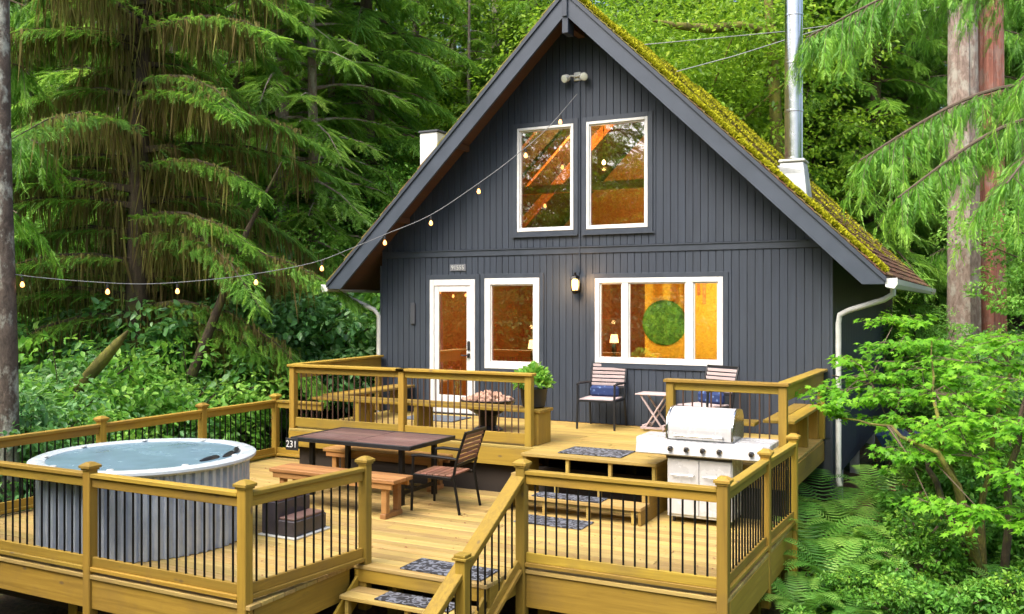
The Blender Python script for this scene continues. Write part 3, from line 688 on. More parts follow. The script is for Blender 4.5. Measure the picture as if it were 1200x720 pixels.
# stair rail
sr = thing('stair_railing', 'sloping stair railing with newel post at the front steps', 'railing', (5.35, -6.4, -1.1))
NX, NY = 5.29, -6.42
def zrail(y): return ZT-.02+(y+5.46)*.70
MB().bar((5.39, -5.52, zrail(-5.52)), (5.12, -8.1, zrail(-8.1)), .14, .04).build('handrail', RYm, sr, .005)
MB().bar((5.39, -5.52, zrail(-5.52)-.07), (5.12, -8.1, zrail(-8.1)-.07), .038, .086).build('sub_rail', RYm, sr, .004)
MB().bar((5.39, -5.52, zrail(-5.52)-.78), (5.12, -8.1, zrail(-8.1)-.78), .038, .09).build('bottom_rail', RYm, sr, .004)
MB().bar((5.39, -5.52, zrail(-5.52)-.84), (5.12, -8.1, zrail(-8.1)-.84), .09, .038).build('foot_rail', RYm, sr, .004)
p = MB().box(NX-.047+.045, NX+.047+.045, NY-.047, NY+.047, -1.75, zrail(NY)+.10).build('newel_post', RZm, sr, .006)
c = MB().box(NX-.023, NX+.113, NY-.068, NY+.068, zrail(NY)+.102, zrail(NY)+.125).box(NX-.010, NX+.100, NY-.055, NY+.055, zrail(NY)+.126, zrail(NY)+.15).build('post_cap', RZm, p, .004)
bmb = baluster_mesh(.68, M['black_metal'])
y = -5.62
while y > -8.0:
    if abs(y-NY) > .04: inst(bmb, 'baluster', (5.39+(y+5.52)*.105, y, zrail(y)-.77), sr)
    y -= .105
# built-in benches on the upper deck
def bench(label, x0, x1, y0, y1, z, boards, axis, legs, mat_):
    b = thing('built_in_bench', label, 'bench', ((x0+x1)/2, (y0+y1)/2, 0)); nb = boards
    for i in range(nb):
        if axis == 'x': w = (y1-y0)/nb; MB().box(x0, x1, y0+i*w+.004, y0+(i+1)*w-.004, z-.038, z).build('seat_board', mat_, b, .005)
        else: w = (x1-x0)/nb; MB().box(x0+i*w+.004, x0+(i+1)*w-.004, y0, y1, z-.038, z).build('seat_board', mat_, b, .005)
    for (lx0, lx1, ly0, ly1) in legs: bx('leg', b, RZm, lx0, lx1, ly0, ly1, .001, z-.04, .005)
    return b
bench('long built in bench along the upper deck railing before the door', .45, 4.12, -2.40, -1.98, .45, 3, 'x', [(4.0, 4.09, -2.38, -2.0), (2.2, 2.28, -2.38, -2.0), (1.2, 1.28, -2.38, -2.0)], M['rail_x'])
bench('built in bench along the left edge of the upper deck', .30, .70, -1.97, -.05, .45, 3, 'y', [(.36, .66, -.3, -.22), (.36, .66, -1.3, -1.22)], M['rail_y'])
bench('built in bench along the right edge of the upper deck', 6.83, 7.20, -2.02, -.05, .45, 2, 'y', [(6.87, 7.17, -1.0, -.92), (6.87, 7.17, -.2, -.12)], M['rail_y'])
bench('built in bench behind the grill railing', 5.95, 6.82, -2.40, -2.05, .45, 2, 'x', [(6.3, 6.38, -2.37, -2.08)], M['rail_x'])

# ------------------------------------------------------------------ hot tub
TX, TY, TR, TH = 1.42, -6.21, 1.07, .85
hot = thing('hot_tub', 'round hot tub in corrugated galvanized metal with a pale rim', 'hot tub', (TX, TY, ZL))
mb = MB(); N = 68*6; rr = []
for k in range(N):
    ph = (k % 6)/6; rr.append(TR-.055+.016*(1 if ph < .4 else (-1 if .5 <= ph < .92 else 0)))
for zi in (ZL+.005, ZL+.3, ZL+TH-.045):
    for k in range(N):
        t = 2*math.pi*k/N; mb.v.append((TX+rr[k]*math.cos(t), TY+rr[k]*math.sin(t), zi))
for i in range(2):
    for k in range(N): mb.f.append((i*N+k, i*N+(k+1) % N, (i+1)*N+(k+1) % N, (i+1)*N+k))
mb.build('corrugated_side', M['galv'], hot)
zt = TH
MB().lathe([(TR-.07, zt-.06), (TR+.0, zt-.055), (TR+.03, zt-.03), (TR+.028, zt-.005), (TR-.01, zt+.012), (TR-.10, zt+.008), (TR-.13, zt-.004), (TR-.131, zt-.03)], 96, (TX, TY, ZL)).build('rim', M['acrylic_rim'], hot, smooth=True)
MB().lathe([(TR-.132, zt-.008), (TR-.15, zt-.10), (TR-.20, zt-.45), (TR-.55, zt-.5), (.0001, zt-.5)], 96, (TX, TY, ZL)).build('inner_shell', M['acrylic'], hot, smooth=True)
MB().lathe([(TR-.17, zt-.2), (.0001, zt-.195)], 96, (TX, TY, ZL)).build('tub_water', M['water'], hot)
for a, rad, w in ((28, .86, .0), (44, .90, .0), (8, .80, 0)):
    aa = R(a); cx_, cy_ = TX+rad*math.cos(aa), TY+rad*math.sin(aa)
    pts = [(TX+rad*math.cos(aa+k*.06), TY+rad*math.sin(aa+k*.06), ZL+zt-.005) for k in range(-3, 4)]
    MB().tube(pts, [.015, .028, .032, .032, .032, .028, .015], 8).build('headrest', M['dark_metal'], hot, smooth=True)
for k in range(9):
    a = R(20+k*40); MB().lathe([(.035, 0), (.03, .01), (.0001, .012)], 12, (TX+.97*TR*.93*math.cos(a), TY+.97*TR*.93*math.sin(a), ZL+zt+.008)).build('jet_knob', M['white_pipe'], hot)
sp = thing('tub_steps', 'dark plastic two step stool at the side of the hot tub', 'step stool', (2.72, -5.3, ZL))
bx('upper_step', sp, M['grey_plastic'], 2.44, 2.66, -5.62, -5.1, ZL+.02, ZL+.36, .012); bx('lower_step', sp, M['grey_plastic'], 2.661, 2.88, -5.62, -5.1, ZL+.02, ZL+.18, .012)
bx('step_pad', sp, M['dark_slat'], 2.45, 2.655, -5.60, -5.12, ZL+.361, ZL+.385, .006); bx('step_pad', sp, M['dark_slat'], 2.665, 2.87, -5.60, -5.12, ZL+.181, ZL+.205, .006)
bx('base_strip', sp, M['white_pipe'], 2.42, 2.92, -5.65, -5.07, ZL+.001, ZL+.019, .004)

# ------------------------------------------------------------------ dining set
T = thing('dining_table', 'long dark slatted dining table with black metal frame', 'table', (2.28, -3.42, ZL)); tz = ZL+.73
for s0, s1 in ((1.42, 2.27), (2.285, 3.13)):
    for i in range(7):
        w = .95/7; bx('table_slat', T, M['dark_slat'], s0, s1, -3.89+i*w+.004, -3.89+(i+1)*w-.004, tz-.02, tz, .004)
MB().box(1.38, 3.17, -3.94, -3.895, tz-.045, tz+.004).box(1.38, 3.17, -2.935, -2.89, tz-.045, tz+.004).box(1.38, 1.415, -3.895, -2.935, tz-.045, tz+.004).box(3.135, 3.17, -3.895, -2.935, tz-.045, tz+.004).box(2.2, 2.34, -3.89, -2.94, tz-.05, tz-.022).build('table_frame', M['dark_metal'], T, .004)
for x in (1.6, 2.95):
    for y in (-3.78, -3.05): bx('leg', T, M['black_metal'], x-.03, x+.03, y-.03, y+.03, ZL+.001, tz-.047, .004)
MB().box(1.63, 2.92, -3.44, -3.40, ZL+.12, ZL+.16).box(1.58, 1.62, -3.75, -3.08, ZL+.12, ZL+.16).box(2.93, 2.97, -3.75, -3.08, ZL+.12, ZL+.16).build('stretcher', M['black_metal'], T, .003)
def woodbench(label, x0, x1, y0, y1, z):
    b = thing('wooden_bench', label, 'bench', ((x0+x1)/2, (y0+y1)/2, ZL)); w = (y1-y0)/3
    for i in range(3): bx('seat_board', b, M['bench_w'], x0, x1, y0+i*w+.003, y0+(i+1)*w-.003, z-.045, z, .006)
    MB().box(x0+.04, x1-.04, y0+.02, y0+.05, z-.11, z-.046).box(x0+.04, x1-.04, y1-.05, y1-.02, z-.11, z-.046).build('apron', M['bench_w'], b, .004)
    for x in (x0+.12, x1-.2):
        for y in (y0+.05, y1-.12): MB().box(x, x+.07, y, y+.07, ZL+.06, z-.047).build('leg', M['bench_w'], b, .004)
        MB().box(x-.005, x+.075, y0+.03, y1-.03, ZL+.001, ZL+.059).build('foot', M['bench_w'], b, .005)
woodbench('reddish wooden bench on the near side of the dining table', 1.55, 3.34, -4.52, -4.12, ZL+.45)
woodbench('reddish wooden bench on the far side of the dining table', 1.15, 3.0, -3.02, -2.66, ZL+.45)
tn = thing('table_number_tag', 'small dark tag with number 231 hanging at the table corner', 'tag', (1.38, -3.96, tz-.09))
bx('tag_plate', tn, M['black_plastic'], 1.32, 1.52, -3.96, -3.945, tz-.16, tz-.01, .004)
text('231', .12, M['white_paint'], tn, (1.42, -3.965, tz-.085), Matrix.Rotation(R(90), 3, 'X'))

def armchair(label, loc, rz, slat, frame, cushion=False, group=None):
    c = thing('armchair', label, 'chair', (0, 0, 0), 0, group)       # faces -Y
    w, d = .27, .25
    for i in range(6): bx('seat_slat', c, M[slat], -w+.02, w-.02, -d+i*.082, -d+i*.082+.07, .42, .438, .004)
    MB().bar((-w, -d-.02, .415), (-w, d, .40), .03, .035).bar((w, -d-.02, .415), (w, d, .40), .03, .035).bar((-w, -d-.01, .41), (w, -d-.01, .41), .03, .03).build('seat_frame', M[frame], c, .003)
    for s in (-1, 1):
        MB().tube([(s*w*1.04, -d-.02, .002), (s*w*1.02, -d-.01, .40), (s*w*1.03, -d+.0, .64)], .017, 8).build('leg', M[frame], c, smooth=True)
        MB().tube([(s*w*1.02, d+.10, .002), (s*w, d+.02, .42), (s*w, d+.06, .62), (s*w*.98, d+.17, .93)], .017, 8).build('leg', M[frame], c, smooth=True)
        MB().tube([(s*w*1.03, -d-.02, .64), (s*w*1.06, -d+.1, .655), (s*w*1.04, d-.02, .64), (s*w, d+.07, .63)], [.016, .02, .018, .014], 8).build('armrest', M[frame], c, smooth=True)
    MB().bar((-w, d+.17, .93), (w, d+.17, .93), .03, .035).build('back_top_bar', M[frame], c, .003); MB().bar((-w, d+.06, .56), (w, d+.06, .56), .025, .03).build('back_bottom_bar', M[frame], c, .003)
    for i in range(6):
        t = (i+.5)/6; z = .58+t*.33; y = d+.065+t*.10; bk = MB().bar((-w+.015, y-.005, z), (w-.015, y-.005, z), .012, .04).build('back_slat', M[slat], c, .003)
    if cushion:
        q = MB().box(-.22, .22, .11, .21, .435, .60).build('cushion', M['cushion'], c, .035)
    c.location = loc; c.rotation_euler = (0, 0, rz); return c
armchair('dark metal armchair with red brown slats at the end of the dining table', (3.46, -3.66, ZL), R(-90+4), 'red_slat', 'black_metal')
armchair('patio chair with blue cushion left of the small folding table', (4.17, -.42, 0), R(4), 'pink_slat', 'dark_metal', True)
armchair('patio chair with blue cushion behind the grill railing', (5.74, -.62, 0), R(-24), 'pink_slat', 'dark_metal', True)
# folding side table
ft = thing('folding_table', 'small folding slatted table between the two patio chairs', 'table', (4.98, -.36, 0))
for i in range(5): bx('table_slat', ft, M['pink_slat'], 4.73, 5.23, -.55+i*.078, -.55+i*.078+.066, .515, .532, .003)
for y in (-.50, -.22):
    MB().bar((4.80, y, .51), (5.14, y+.0, .02), .02, .035, (0, 1, 0)).build('leg', M['pink_slat'], ft, .002)
    MB().bar((5.16, y+.025, .51), (4.84, y+.025, .02), .02, .035, (0, 1, 0)).build('leg', M['pink_slat'], ft, .002)
MB().box(4.82, 4.86, -.5, -.18, .06, .09).box(5.10, 5.14, -.5, -.18, .06, .09).bar((4.8, -.51, .05), (5.16, -.51, .05), .02, .03).build('stretcher', M['pink_slat'], ft, .002)

# ------------------------------------------------------------------ grill
gx0, gx1, gy0, gy1 = 6.03, 6.75, -3.15, -2.66
g = thing('gas_grill', 'white and steel gas grill with side shelves on the lower deck', 'grill', (6.4, -2.9, ZL))
WE = M['white_enamel']; ct = ZL+.74
MB().box(gx0, gx1, gy0+.02, gy1, ZL+.07, ct).build('cabinet', WE, g, .006)
for x in (gx0+.06, gx1-.06):
    for y in (gy0+.08, gy1-.06): MB().tube([(x-.012, y, ZL+.032), (x+.012, y, ZL+.032)], .03, 14).build('caster', M['rubber'], g)
xm = (gx0+gx1)/2
for a, b in ((gx0+.012, xm-.004), (xm+.004, gx1-.012)):
    dd = bx('cabinet_door', g, WE, a, b, gy0, gy0+.019, ZL+.10, ct-.03, .006)
    m0 = (a+b)/2; MB().tube([(m0-.12, gy0-.002, ct-.20), (m0-.12, gy0-.035, ct-.20), (m0+.12, gy0-.035, ct-.20), (m0+.12, gy0-.002, ct-.20)], .008, 8).build('door_handle', M['steel'], dd, smooth=True)
MB().prism([(gy0-.03, ct+.004), (gy1+.0, ct+.004), (gy1, ct+.18), (gy0+.03, ct+.18)], 0, gx0-.02, gx1+.02).build('firebox', WE, g, .006)
MB().prism([(gy0-.032, ct+.008), (gy0-.07, ct+.02), (gy0-.035, ct+.165), (gy0+.02, ct+.175)], 0, gx0-.34, gx1+.33).build('control_panel', WE, g, .005)
bx('side_shelf', g, WE, gx0-.36, gx0-.025, gy0-.0, gy1-.02, ct+.11, ct+.185, .012); bx('side_shelf', g, WE, gx1+.025, gx1+.40, gy0-.0, gy1-.02, ct+.11, ct+.185, .012)
bx('shadow_gap', g, M['black_plastic'], gx0+.0, gx1, gy0+.0, gy0+.018, ct-.028, ct+.0)
for x in (gx0+.06, gx0+.24, gx0+.42, gx0+.60, gx1+.22):
    kx = MB().tube([(x, gy0-.055, ct+.09), (x, gy0-.066, ct+.086)], .032, 16).build('knob_ring', M['steel'], g)
    MB().tube([(x, gy0-.067, ct+.088), (x, gy0-.105, ct+.08)], [.026, .02], 14).build('knob', M['black_plastic'], kx, smooth=True)
hood = [(gy0+.0, ct+.185), (gy0-.0, ct+.29)]+[(gy0+.27-.27*math.cos(R(a)), ct+.29+.23*math.sin(R(a))) for a in range(10, 100, 10)]+[(gy1-.07, ct+.49), (gy1-.0, ct+.40), (gy1, ct+.185)]
hd = MB().prism(hood, 0, gx0+.012, gx1-.012).build('hood', WE, g, .004)
for x in (gx0-.012, gx1-.011): MB().prism([(a-.008 if a < -2.9 else a+.008, b+(.008 if b > ct+.2 else 0)) for a, b in hood], 0, x, x+.022).build('hood_end', M['steel'], hd, .004)
MB().tube([(gx0+.10, gy0-.0, ct+.23), (gx0+.10, gy0-.055, ct+.23), (gx1-.10, gy0-.055, ct+.23), (gx1-.10, gy0-.0, ct+.23)], .012, 10).build('hood_handle', M['steel'], hd, smooth=True)
MB().lathe([(.03, 0), (.03, .01), (.0001, .012)], 16).build('thermometer', M['steel'], hd)
q = [o for o in hd.children if o.name.startswith('thermometer')][0]; q.data.transform(MATW[hd.name].inverted() @ Matrix.Translation((xm, gy0+.035, ct+.37)) @ Matrix.Rotation(R(62), 4, 'X') @ MATW[hd.name])
q.data.transform(Matrix.Translation((0, 0, 0)))

# ------------------------------------------------------------------ mats, fire bowl, planter
def floormat(label, x0, x1, y0, y1, z, skew=0):
    o = MB().box(x0, x1, y0, y1, 0, .012).build('door_mat', M['mat'], None, .004); o.location = (0, 0, z+.002); tag(o, label, 'mat'); return o
floormat('dark scroll patterned mat on the top step at the upper deck', 4.55, 5.36, -2.80, -2.28, .0)
floormat('dark scroll patterned mat on the bottom inner step', 4.52, 5.36, -3.47, -3.22, -.40)
floormat('dark scroll patterned mat on the lower deck below the inner steps', 4.52, 5.33, -3.92, -3.55, ZL)
floormat('dark scroll patterned mat at the edge of the lower deck', 4.42, 5.26, -5.99, -5.62, ZL)
floormat('dark scroll patterned mat on the first front step', 4.36, 5.12, -6.30, -6.06, ZL-.2)
o = bx('doormat', None, plain('grey_doormat', (.10, .12, .15), .95, var=.3, scale=30), 1.0, 1.95, -.95, -.35, .002, .02, .004); tag(o, 'blue grey doormat before the white door', 'mat')
fp = thing('fire_bowl', 'round dark fire bowl heaped with pinkish rocks behind the bench', 'fire pit', (2.85, -1.45, 0))
MB().lathe([(.20, .002), (.22, .02), (.12, .08), (.14, .22), (.34, .34), (.40, .44), (.38, .45), (.30, .38), (.0001, .36)], 28, (2.85, -1.45, 0)).build('bowl', M['black_metal'], fp, smooth=True)
rm = []
for k in range(4):
    b_ = bmesh.new(); bmesh.ops.create_icosphere(b_, subdivisions=1, radius=.07)
    for v in b_.verts: v.co *= random.uniform(.7, 1.2); v.co.z *= .7
    me_ = bpy.data.meshes.new('rock'); b_.to_mesh(me_); b_.free(); me_.materials.append(M['stones']); rm.append(me_)
for k in range(60):
    a = random.random()*6.28; r0 = .33*math.sqrt(random.random()); q = inst(rm[k % 4], 'rock', (2.85+r0*math.cos(a), -1.45+r0*math.sin(a), .42+.16*(1-r0/.33)*random.random()), fp); q.rotation_euler = (random.random()*6, random.random()*6, random.random()*6)

# ------------------------------------------------------------------ leaf scattering
def frames(D, U):
    D = D/np.linalg.norm(D, axis=1, keepdims=True); X = np.cross(D, U); X /= np.linalg.norm(X, axis=1, keepdims=True)+1e-9; Z = np.cross(X, D); return X, D, Z
def scatter(name, tmpl, P, D, U, Sz, V, mat, parent=None, kind='stuff', tf=None):
    tv, tf_ = tmpl; tv = np.array(tv, float); X, Y_, Z_ = frames(np.asarray(D, float), np.asarray(U, float)); n_ = len(P); k = len(tv)
    Sz = np.broadcast_to(np.asarray(Sz, float), (n_,))
    vs = P[:, None, :]+Sz[:, None, None]*(tv[None, :, 0:1]*X[:, None, :]+tv[None, :, 1:2]*Y_[:, None, :]+tv[None, :, 2:3]*Z_[:, None, :])
    vs = vs.reshape(-1, 3).astype(np.float32); ls = np.array([i for f in tf_ for i in f], np.int64); cnt = np.array([len(f) for f in tf_], np.int64)
    L = (ls[None, :]+np.arange(n_)[:, None]*k).reshape(-1); C_ = np.tile(cnt, n_); st_ = np.concatenate([[0], np.cumsum(C_)[:-1]])
    me = bpy.data.meshes.new(name); me.vertices.add(len(vs)); me.vertices.foreach_set('co', vs.ravel()); me.loops.add(len(L)); me.loops.foreach_set('vertex_index', L.astype(np.int32))
    me.polygons.add(len(C_)); me.polygons.foreach_set('loop_start', st_.astype(np.int32)); me.polygons.foreach_set('loop_total', C_.astype(np.int32))
    at_ = me.attributes.new('v', 'FLOAT', 'POINT'); at_.data.foreach_set('value', np.repeat(np.clip(V, 0, 1), k).astype(np.float32))
    me.update(calc_edges=True); me.materials.append(mat); return me
leaf = ([(0, 0, 0), (.26, .32, .06), (.20, .70, .03), (0, 1, -.08), (-.20, .70, .03), (-.26, .32, .06)], [(0, 1, 2, 3), (0, 3, 4, 5)])
def lobed():
    v = [(0, .02, 0)]; f = []; lob = [(-150, .35), (-125, .25), (-95, .62), (-70, .34), (-48, .85), (-28, .45), (0, 1.0), (28, .45), (48, .85), (70, .34), (95, .62), (125, .25), (150, .35)]
    for a, r in lob: v.append((r*math.sin(R(a))*.62, .30+r*math.cos(R(a))*.66, -.10*r*r))
    v.append((0, .3, .03)); c_ = len(v)-1
    for i in range(1, len(lob)): f.append((c_, i, i+1))
    f.append((c_, len(lob), 0)); f.append((c_, 0, 1)); return v, f
maple = lobed()
def spray(nl=11, ln=.30, w=.055, ang=52, droop=.16, tip=.5):
    v = []; f = []
    for i in range(nl):
        t = .06+.9*i/(nl-1); l_ = ln*(1-tip*t)*(0.75+.25*math.sin(i*2.3)); z = -droop*t*t
        for s in (-1, 1):
            a = R(ang-12*t); dx = s*math.sin(a)*l_; dy = math.cos(a)*l_; b = len(v)
            v += [(0, t-w, z), (dx*.55, t+dy*.5-w*.6, z-.01), (dx, t+dy, z-.05*l_-.02), (dx*.45, t+dy*.55+w*.7, z+.0)]; f.append((b, b+1, b+2, b+3))
    b = len(v); v += [(-.012, 0, 0), (.012, 0, 0), (0, 1, -droop)]; f.append((b, b+1, b+2)); return v, f
sp_hem = spray();  sp_fir = spray(9, .24, .05, 58, .05, .35); sp_ced = spray(10, .42, .045, 34, .45, .45)
def spray_s(nl=8, seed=0):
    rg = random.Random(seed); v = []; f = []
    for i in range(nl):
        t = .05+.9*i/(nl-1); l_ = .34*(1-.55*t)*rg.uniform(.75, 1.15); z = -.16*t*t
        for s in (-1, 1):
            a = R(56-16*t+rg.uniform(-8, 8)); dx = s*math.sin(a)*l_; dy = math.cos(a)*l_; b = len(v)
            v += [(0, t-.05, z), (dx, t+dy, z-.1*l_-.02), (dx*.35, t+dy*.35+.075, z+.01)]; f.append((b, b+1, b+2))
    b = len(v); v += [(-.03, .8, -.1), (.03, .8, -.1), (0, 1.05, -.18)]; f.append((b, b+1, b+2)); return v, f
sp_s = spray_s()
def unit(n_): v = NR.normal(size=(n_, 3)); return v/np.linalg.norm(v, axis=1, keepdims=True)
def conifer_mesh(name, H_, R_, z0, nb, droop, per, slen, tr, seed, mats, tmpl, lift=.12, moss=0, top_pow=1.1, spiral=None, sidew=.34, vb=0.0, skip=None):
    rg = np.random.default_rng(seed); P = []; D = []; Sz = []; V = []; wood_ = MB(); hang = []
    lean = rg.normal(size=2)*.015
    wood_.tube([(lean[0]*z*z*.1, lean[1]*z*z*.1, z) for z in np.linspace(-.6, H_, 9)], [tr*(1.25 if i == 0 else 1)*(1-.9*i/8) for i in range(9)], 12)
    for i in range(nb):
        u = (i+rg.random())/nb; z = z0+(H_-z0)*u; Lb = R_*(1-u**top_pow*.93)*rg.uniform(.65, 1.12); az = i*2.39996+rg.normal()*.25
        if skip is not None and abs((az-skip+math.pi) % (2*math.pi)-math.pi) < .75 and rg.random() < .85: az += 1.3*(1 if rg.random() < .5 else -1)
        if spiral is not None: az = spiral[0]+rg.uniform(-1, 1)*spiral[1]
        dr = droop*rg.uniform(.7, 1.3); ca, sa = math.cos(az), math.sin(az); bend = rg.normal()*.12
        def bp(t):
            r_ = Lb*t; return np.array([ca*r_-sa*bend*r_*t, sa*r_+ca*bend*r_*t, z+Lb*(lift*t-dr*t*t)])
        wood_.tube([bp(t) for t in (0, .25, .5, .75, 1)], [.035*tr/.2+.012*Lb, .02+.006*Lb, .016+.004*Lb, .012, .004], 4, False)
        m_ = max(6, int(per*Lb)); t = rg.random(m_)**.75*.92+.08; ctr = np.array([bp(a) for a in t]); t2 = np.array([bp(min(1.0, a+.03))-bp(a-.03) for a in t]); t2 /= np.linalg.norm(t2, axis=1, keepdims=True)
        side = np.sign(rg.random(m_)-.5); perp = np.cross(t2, [0, 0, 1.0]); perp /= np.linalg.norm(perp, axis=1, keepdims=True)+1e-9
        lat = rg.random(m_)**1.2*sidew*Lb*(1.02-t)**.7*(t**.3); p = ctr+perp*(side*lat)[:, None]; p[:, 2] -= lat*.22+rg.random(m_)*.05
        d = t2*rg.uniform(.5, 1, (m_, 1))+perp*(side*rg.uniform(.3, 1.0, m_))[:, None]; d[:, 2] -= rg.uniform(.05, .7, m_)*(droop*1.6); d += rg.normal(size=d.shape)*.22
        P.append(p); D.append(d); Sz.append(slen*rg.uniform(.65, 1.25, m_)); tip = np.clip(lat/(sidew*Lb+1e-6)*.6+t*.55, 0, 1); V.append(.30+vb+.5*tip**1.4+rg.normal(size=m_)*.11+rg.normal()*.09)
        if moss:
            mm = int(moss*Lb); tt = rg.random(mm)*.75+.05; hang.append(np.array([bp(a) for a in tt])+np.c_[rg.normal(size=(mm, 2))*.10, -rg.random(mm)*.05])
    P = np.concatenate(P); D = np.concatenate(D); Sz = np.concatenate(Sz); V = np.concatenate(V)
    U = np.tile([0, 0, 1.0], (len(P), 1))+rg.normal(size=(len(P), 3))*.28
    cm = scatter(name+'_needles', tmpl, P, D, U, Sz, V, mats[1]); wm = wood_.mesh(name+'_trunk', mats[0], smooth=True); hm = None
    if moss:
        hp = np.concatenate(hang); k_ = len(hp); strand = ([(-.5, 0, 0), (.5, 0, 0), (.38, .45, .25), (-.3, .5, .25), (.12, 1, .1)], [(0, 1, 2, 3), (3, 2, 4)])
        st2 = ([(a*.045, b_, c_*.06) for a, b_, c_ in strand[0]], strand[1])
        d = np.tile([0, 0, -1.0], (k_, 1))+rg.normal(size=(k_, 3))*[.12, .12, .05]; hm = scatter(name+'_hanging_moss', st2, hp, d, unit(k_)*[1, 1, .1]+1e-3, rg.uniform(.25, 1.1, k_)*rg.uniform(.3, 1, k_), rg.uniform(.1, .95, k_), M['hang_moss'])
    return wm, cm, hm
def plant(name, label, cat, meshes, names, loc, rz=0, sc=1, group=None, kinds=None):
    t = thing(name, label, cat, loc, rz, group); t.scale = (sc, sc, sc)
    for me_, nm in zip(meshes, names):
        if me_ is None: continue
        o = bpy.data.objects.new(nm, me_); S.collection.objects.link(o); o.parent = t
        if nm in ('foliage', 'needles', 'hanging_moss', 'leaves'): o['kind'] = 'stuff'
    return t
def atg(px, w):
    p = at(px, 355, w); return (p.x, p.y, gz(p.x, p.y)-.05)
TN = ('trunk', 'needles', 'hanging_moss')

# ------------------------------------------------------------------ trees and plants
# generic conifers standing in the wood
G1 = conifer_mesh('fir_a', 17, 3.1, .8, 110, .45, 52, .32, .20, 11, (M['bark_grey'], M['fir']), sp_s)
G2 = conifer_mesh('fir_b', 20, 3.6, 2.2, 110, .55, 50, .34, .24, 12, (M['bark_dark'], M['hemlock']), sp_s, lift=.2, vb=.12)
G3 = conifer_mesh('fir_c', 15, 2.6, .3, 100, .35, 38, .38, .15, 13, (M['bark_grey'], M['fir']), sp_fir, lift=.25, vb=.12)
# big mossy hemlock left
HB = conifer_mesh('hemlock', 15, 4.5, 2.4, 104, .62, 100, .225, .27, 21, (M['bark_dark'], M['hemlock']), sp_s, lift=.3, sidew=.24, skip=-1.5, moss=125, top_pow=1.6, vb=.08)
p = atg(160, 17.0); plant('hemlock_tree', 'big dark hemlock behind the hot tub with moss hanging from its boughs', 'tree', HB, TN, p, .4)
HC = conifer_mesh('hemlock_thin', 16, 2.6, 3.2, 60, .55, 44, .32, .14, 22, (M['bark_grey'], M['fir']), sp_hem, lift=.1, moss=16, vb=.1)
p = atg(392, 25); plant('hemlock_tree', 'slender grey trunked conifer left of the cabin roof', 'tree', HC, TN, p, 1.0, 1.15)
# lichen trunk at the left edge, holds the string lights
lt = thing('lichen_tree', 'thin lichen spotted trunk at the left edge of the photo', 'tree', (0, 0, 0)); a = at(11, 355, 12)
MB().tube([(a.x+.02*math.sin(z*1.3)-.018*z, a.y-.008*z, z) for z in np.linspace(-1.8, 9, 12)], [.125-.004*i for i in range(12)], 14).build('trunk', M['bark_lichen'], lt, smooth=True)
LT = a
# red cedars right
def cedar_trunk(label, px, w, r0, mat, seed):
    p = atg(px, w); t = thing('cedar_tree', label, 'tree', p); rg = random.Random(seed); mb = MB(); N = 28; zs = np.linspace(0, 16, 14)
    for i, z in enumerate(zs):
        for k in range(N):
            a_ = 2*math.pi*k/N; r_ = r0*(1.25 if i == 0 else 1-.35*z/16)*(1+.09*math.sin(a_*5+z*.15+seed)+.05*math.sin(a_*11+seed*2)+rg.uniform(-.02, .02)); mb.v.append((p[0]+r_*math.cos(a_), p[1]+r_*math.sin(a_), p[2]+z))
    for i in range(len(zs)-1):
        for k in range(N): mb.f.append((i*N+k, i*N+(k+1) % N, (i+1)*N+(k+1) % N, (i+1)*N+k))
    mb.build('trunk', mat, t, smooth=True); return t
cedar_trunk('grey barked cedar trunk rising right of the roof', 1128, 22, .37, M['bark_grey'], 1)
cedar_trunk('reddish barked cedar trunk touching the grey one', 1160, 22.3, .34, M['bark_red'], 2)
cedar_trunk('dark trunk at the top edge above the left roof slope', 625, 30, .24, M['bark_dark'], 3)
cedar_trunk('grey trunk among firs left of the gable top', 583, 34, .27, M['bark_grey'], 4)
